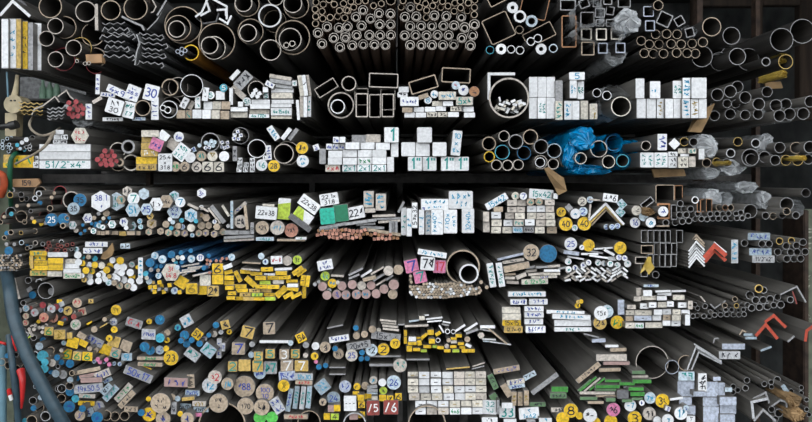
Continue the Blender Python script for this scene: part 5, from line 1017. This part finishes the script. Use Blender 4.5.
# cream pulley cover
pc = bpy.data.objects.new('pulley_cover', None); COL.objects.link(pc); pc.location = W3(13, 104, .03)
tag(pc, 'cream round pulley cover with a neck beside wavy strips', 'machine part')
def at(o, parent): o.location = -Vector(parent.location); return o
c = W3(13, 104, .03)
disc = link('cover', prism([(x+0, z) for x, z in circle(mpx(9.5), 28)], .03, [MATS['cream_paint']]*2, smooth=40), pc)
for dx in (-2, 2): link('bolt', prism(circle(mpx(.9), 8), .002, [MATS['black_plastic']]*2, y0=-.002), pc, (mpx(dx), 0, mpx(3.5)))
at(tube('neck', pxpath(((14.5, 96), (16, 88), (17.5, 75)), .04), mpx(2.6), MATS['cream_paint'], pc, radii=(mpx(3.2), mpx(1.6))), pc)
at(plate('bracket', ((5, 113), (17, 113), (16, 136), (5, 136)), .05, .02, MATS['cream_paint'], None, None, 0, pc), pc)
cl = bpy.data.objects.new('black_clamp', None); COL.objects.link(cl); cl.location = W3(9, 126, -.02)
tag(cl, 'black cable clamp in front of the cream bracket', 'clamp')
at(tube('jaw', pxpath(((-3, 127), (5, 126), (10, 126)), -.02), mpx(2.6), MATS['black_plastic'], cl), cl)
at(tube('head', pxpath(((10, 126), (14, 125), (17, 124)), -.02), mpx(4.2), MATS['black_plastic'], cl), cl)
# bottle shapes added for green light on curtain stripes at the back
for i, px in enumerate((43, 50, 57)):
    c = W3(px, 100, .5); r = mpx(3.2, .5)
    prof = [(0, 0), (r, 0), (r, .032), (r*.45, .045), (r*.4, .06), (0, .06)]; v, f = [], []
    n = 14
    for rad, z in prof: v += [(rad*math.cos(2*math.pi*k/n), rad*math.sin(2*math.pi*k/n), z) for k in range(n)]
    for a_ in range(len(prof)-1):
        for k in range(n): kk = (k+1) % n; f.append((a_*n+k, a_*n+kk, (a_+1)*n+kk, (a_+1)*n+k))
    tag(link('green_bottle', pyd('green_bottle', v, f, [MATS['green_glass']], smooth=40), None, c), 'pale green bottle in the gap behind wavy strips', 'bottle', 'green bottles in the gap')
c = W3(50, 100.5, .5); rbox('support_beam', c.x-.05, c.x+.05, .46, .54, c.z-.006, c.z, MATS['rack_steel'])

def crumple(name, px, py, rx, ry, length, d, m, label=None, cat=None, parent=None, seed=1, amp=.22, open_=False, group=None, drop=0.0):
    """a crumpled sleeve or wad of sheet around (px,py): rings along y, radii jittered like creased film"""
    r_ = random.Random(seed); c = W3(px, py, d); a, b = mpx(rx, d), mpx(ry, d)
    n, k = 26, 12; v, f = [], []
    ph = [[r_.uniform(-1, 1) for _ in range(n)] for _ in range(k)]
    for i in range(k):
        t = i/(k-1)
        env = 1.0 if open_ else (math.sqrt(max(0.0, 1-(1-min(i/4.0, 1))**2))*.94+.06)
        yy = (i/4.0*.7*min(a, b) if i < 4 else .7*min(a, b)+(i-4)/(k-5)*length) if not open_ else t*length
        for j in range(n):
            ang = 2*math.pi*j/n + (i*.35 if i < 4 and not open_ else 0)
            jit = 1+amp*((.8 if i in (1, 2, 3) else .35)*ph[i][j]+.45*math.sin(3*ang+seed)+.3*math.sin(7*ang+i*.4))*(.6 if not open_ else .5)
            v.append((a*env*jit*math.cos(ang)+a*.5*(1-env)*math.sin(seed*2.1), yy+.006*ph[(i+3) % k][j]*(0 if i == 0 else 1), b*env*jit*math.sin(ang)+b*.5*(1-env)*math.cos(seed*1.7)-drop*t))
    for i in range(k-1):
        for j in range(n):
            q_ = (j+1) % n; f.append((i*n+j, i*n+q_, (i+1)*n+q_, (i+1)*n+j))
    if not open_: f.append(tuple(range(n-1, -1, -1)))
    o = link(name, pyd(name, v, f, [m]), parent, c - (Vector(parent.location) if parent else Vector()))
    if label: tag(o, label, cat, group)
    return o
F = MATS['clear_film']
for i, (px, py, rx, ry, L_, d, op, lab) in enumerate((
    (630, 20, 13, 12, .25, -.02, False, 'crumpled clear plastic wad on the wrapped square tubes'),
    (590, 12, 15, 14, .3, -.015, True, 'clear plastic sleeve around the upper square tubes'),
    (603, 32, 26, 10, .3, -.02, True, 'yellow tinged clear film over the middle square tubes'),
    (617, 55, 11, 9, .3, .03, False, 'clear film hanging under the wrapped square tubes'),
    (690, 32, 7, 7, .3, .04, True, 'clear film around the end of a tilted square tube'),
    (615, 102, 16, 17, .35, .02, True, 'torn grey plastic around the cream rimmed pipe'),
    (81, 118, 11, 9, .2, .03, False, 'grey plastic bag above the cream hexagonal bar'),
    (709, 146, 12, 12, .2, .03, False, 'large grey plastic bag beside the white square end'),
    (768, 146, 9, 12, .2, .06, False, 'pointed clear bag between two small pipes'),
    (735, 167, 13, 8, .2, .03, False, 'yellow spotted clear bag under the small pipes'),
    (712, 173, 8, 6, .2, .04, False, 'clear film tail under the bagged pipe pair'),
    (790, 114, 8, 7, .2, .05, True, 'clear sleeve on the pipe at the shelf end'),
    (803, 113, 7, 7, .2, .06, True, 'clear sleeve on the outermost pipe of the second shelf'),
    (766, 113, 6, 6, .2, .06, False, 'clear film tuft between second shelf pipes'),
    (715, 197, 9, 8, .2, .03, False, 'clear bag over rust-edged tubes on the fourth shelf'),
    (726, 199, 7, 7, .2, .01, True, 'clear sleeve end beside the fourth shelf bag'),
    (748, 187, 11, 6, .2, .08, False, 'long clear bag lying above the row of small pipes'),
    (767, 200, 7, 9, .2, .08, False, 'grey film tuft behind two small pipes'),
    (798, 209, 6, 9, .2, .09, True, 'clear sleeve around a pipe by the chalked post'),
    (786, 160, 26, 5, .3, .08, True, 'yellow spotted film along the bagged pipe row'))):
    crumple('plastic_wrap', px, py, rx, ry, L_, d, F, lab + (' on top shelf' if py < 60 else ''), 'plastic film', seed=i+3, amp=.3, open_=op)
for i, (px, py, rx, ry, lab) in enumerate(((785, 58, 5, 5, 'yellow plastic wad stuffed in a pipe on the top shelf'), (784, 74, 4, 4, 'yellow rag hanging below the stuffed pipe'), (729, 163, 2.2, 2.2, 'bright yellow tape scrap on the clear bag'), (803, 158, 3.5, 2.5, 'yellow tape scrap at the end of the bagged row'), (796, 402, 7, 6, 'small tan rag among strewn pipes on lowest shelf'), (799, 416, 8, 7, 'larger tan rag under another rag on lowest shelf'), (650, 212, 5, 4, 'tan rag stuffed in the rust-edged square tube'))):
    crumple('rag', px, py, rx, ry, .06, -.01 if i else .06, MATS['yellow_film'] if i < 4 else MATS['cardboard'], lab, 'rag', seed=40+i, amp=.35)
tp = bpy.data.objects.new('blue_tarpaulin', None); COL.objects.link(tp); tp.location = W3(600, 150, .03)
tag(tp, 'crumpled bright blue tarpaulin wrapped around several pipes', 'tarpaulin')
TM = MATS['tarp']
crumple('fold', 585, 138, 13, 12, .5, -.015, TM, parent=tp, seed=61, amp=.28); crumple('sleeve', 613, 143, 10, 10, .6, -.008, TM, parent=tp, seed=62, amp=.18, open_=True)
crumple('sleeve', 623, 161, 8, 8, .5, .0, TM, parent=tp, seed=63, amp=.16, open_=True); crumple('sleeve', 608, 162, 8, 8, .5, .01, TM, parent=tp, seed=64, amp=.16, open_=True)
crumple('fold', 572, 155, 8, 13, .5, .0, TM, parent=tp, seed=65, amp=.3); crumple('fold', 590, 170, 22, 5, .4, .02, TM, parent=tp, seed=66, amp=.3)
crumple('fold', 560, 147, 12, 10, .4, .08, TM, parent=tp, seed=67, amp=.3); crumple('fold', 632, 148, 12, 9, .4, .09, TM, parent=tp, seed=68, amp=.3); crumple('fold', 601, 150, 9, 14, .4, .05, TM, parent=tp, seed=69, amp=.25)
crumple('fold', 578, 166, 8, 8, .4, .02, TM, parent=tp, seed=70, amp=.25)

plate('side_panel', ((-30, 130), (8, 130), (10, 300), (14, 360), (14, 450), (-30, 450)), .30, .01, MATS['olive_paint'], 'dull green sheet panel behind the hoses', 'panel')
plate('machine_housing', ((20, 77), (86, 77), (86, 96), (60, 104), (20, 104)), .55, .05, MATS['grey_steel'], 'dark grey machine housing behind the wavy strips', 'machine')
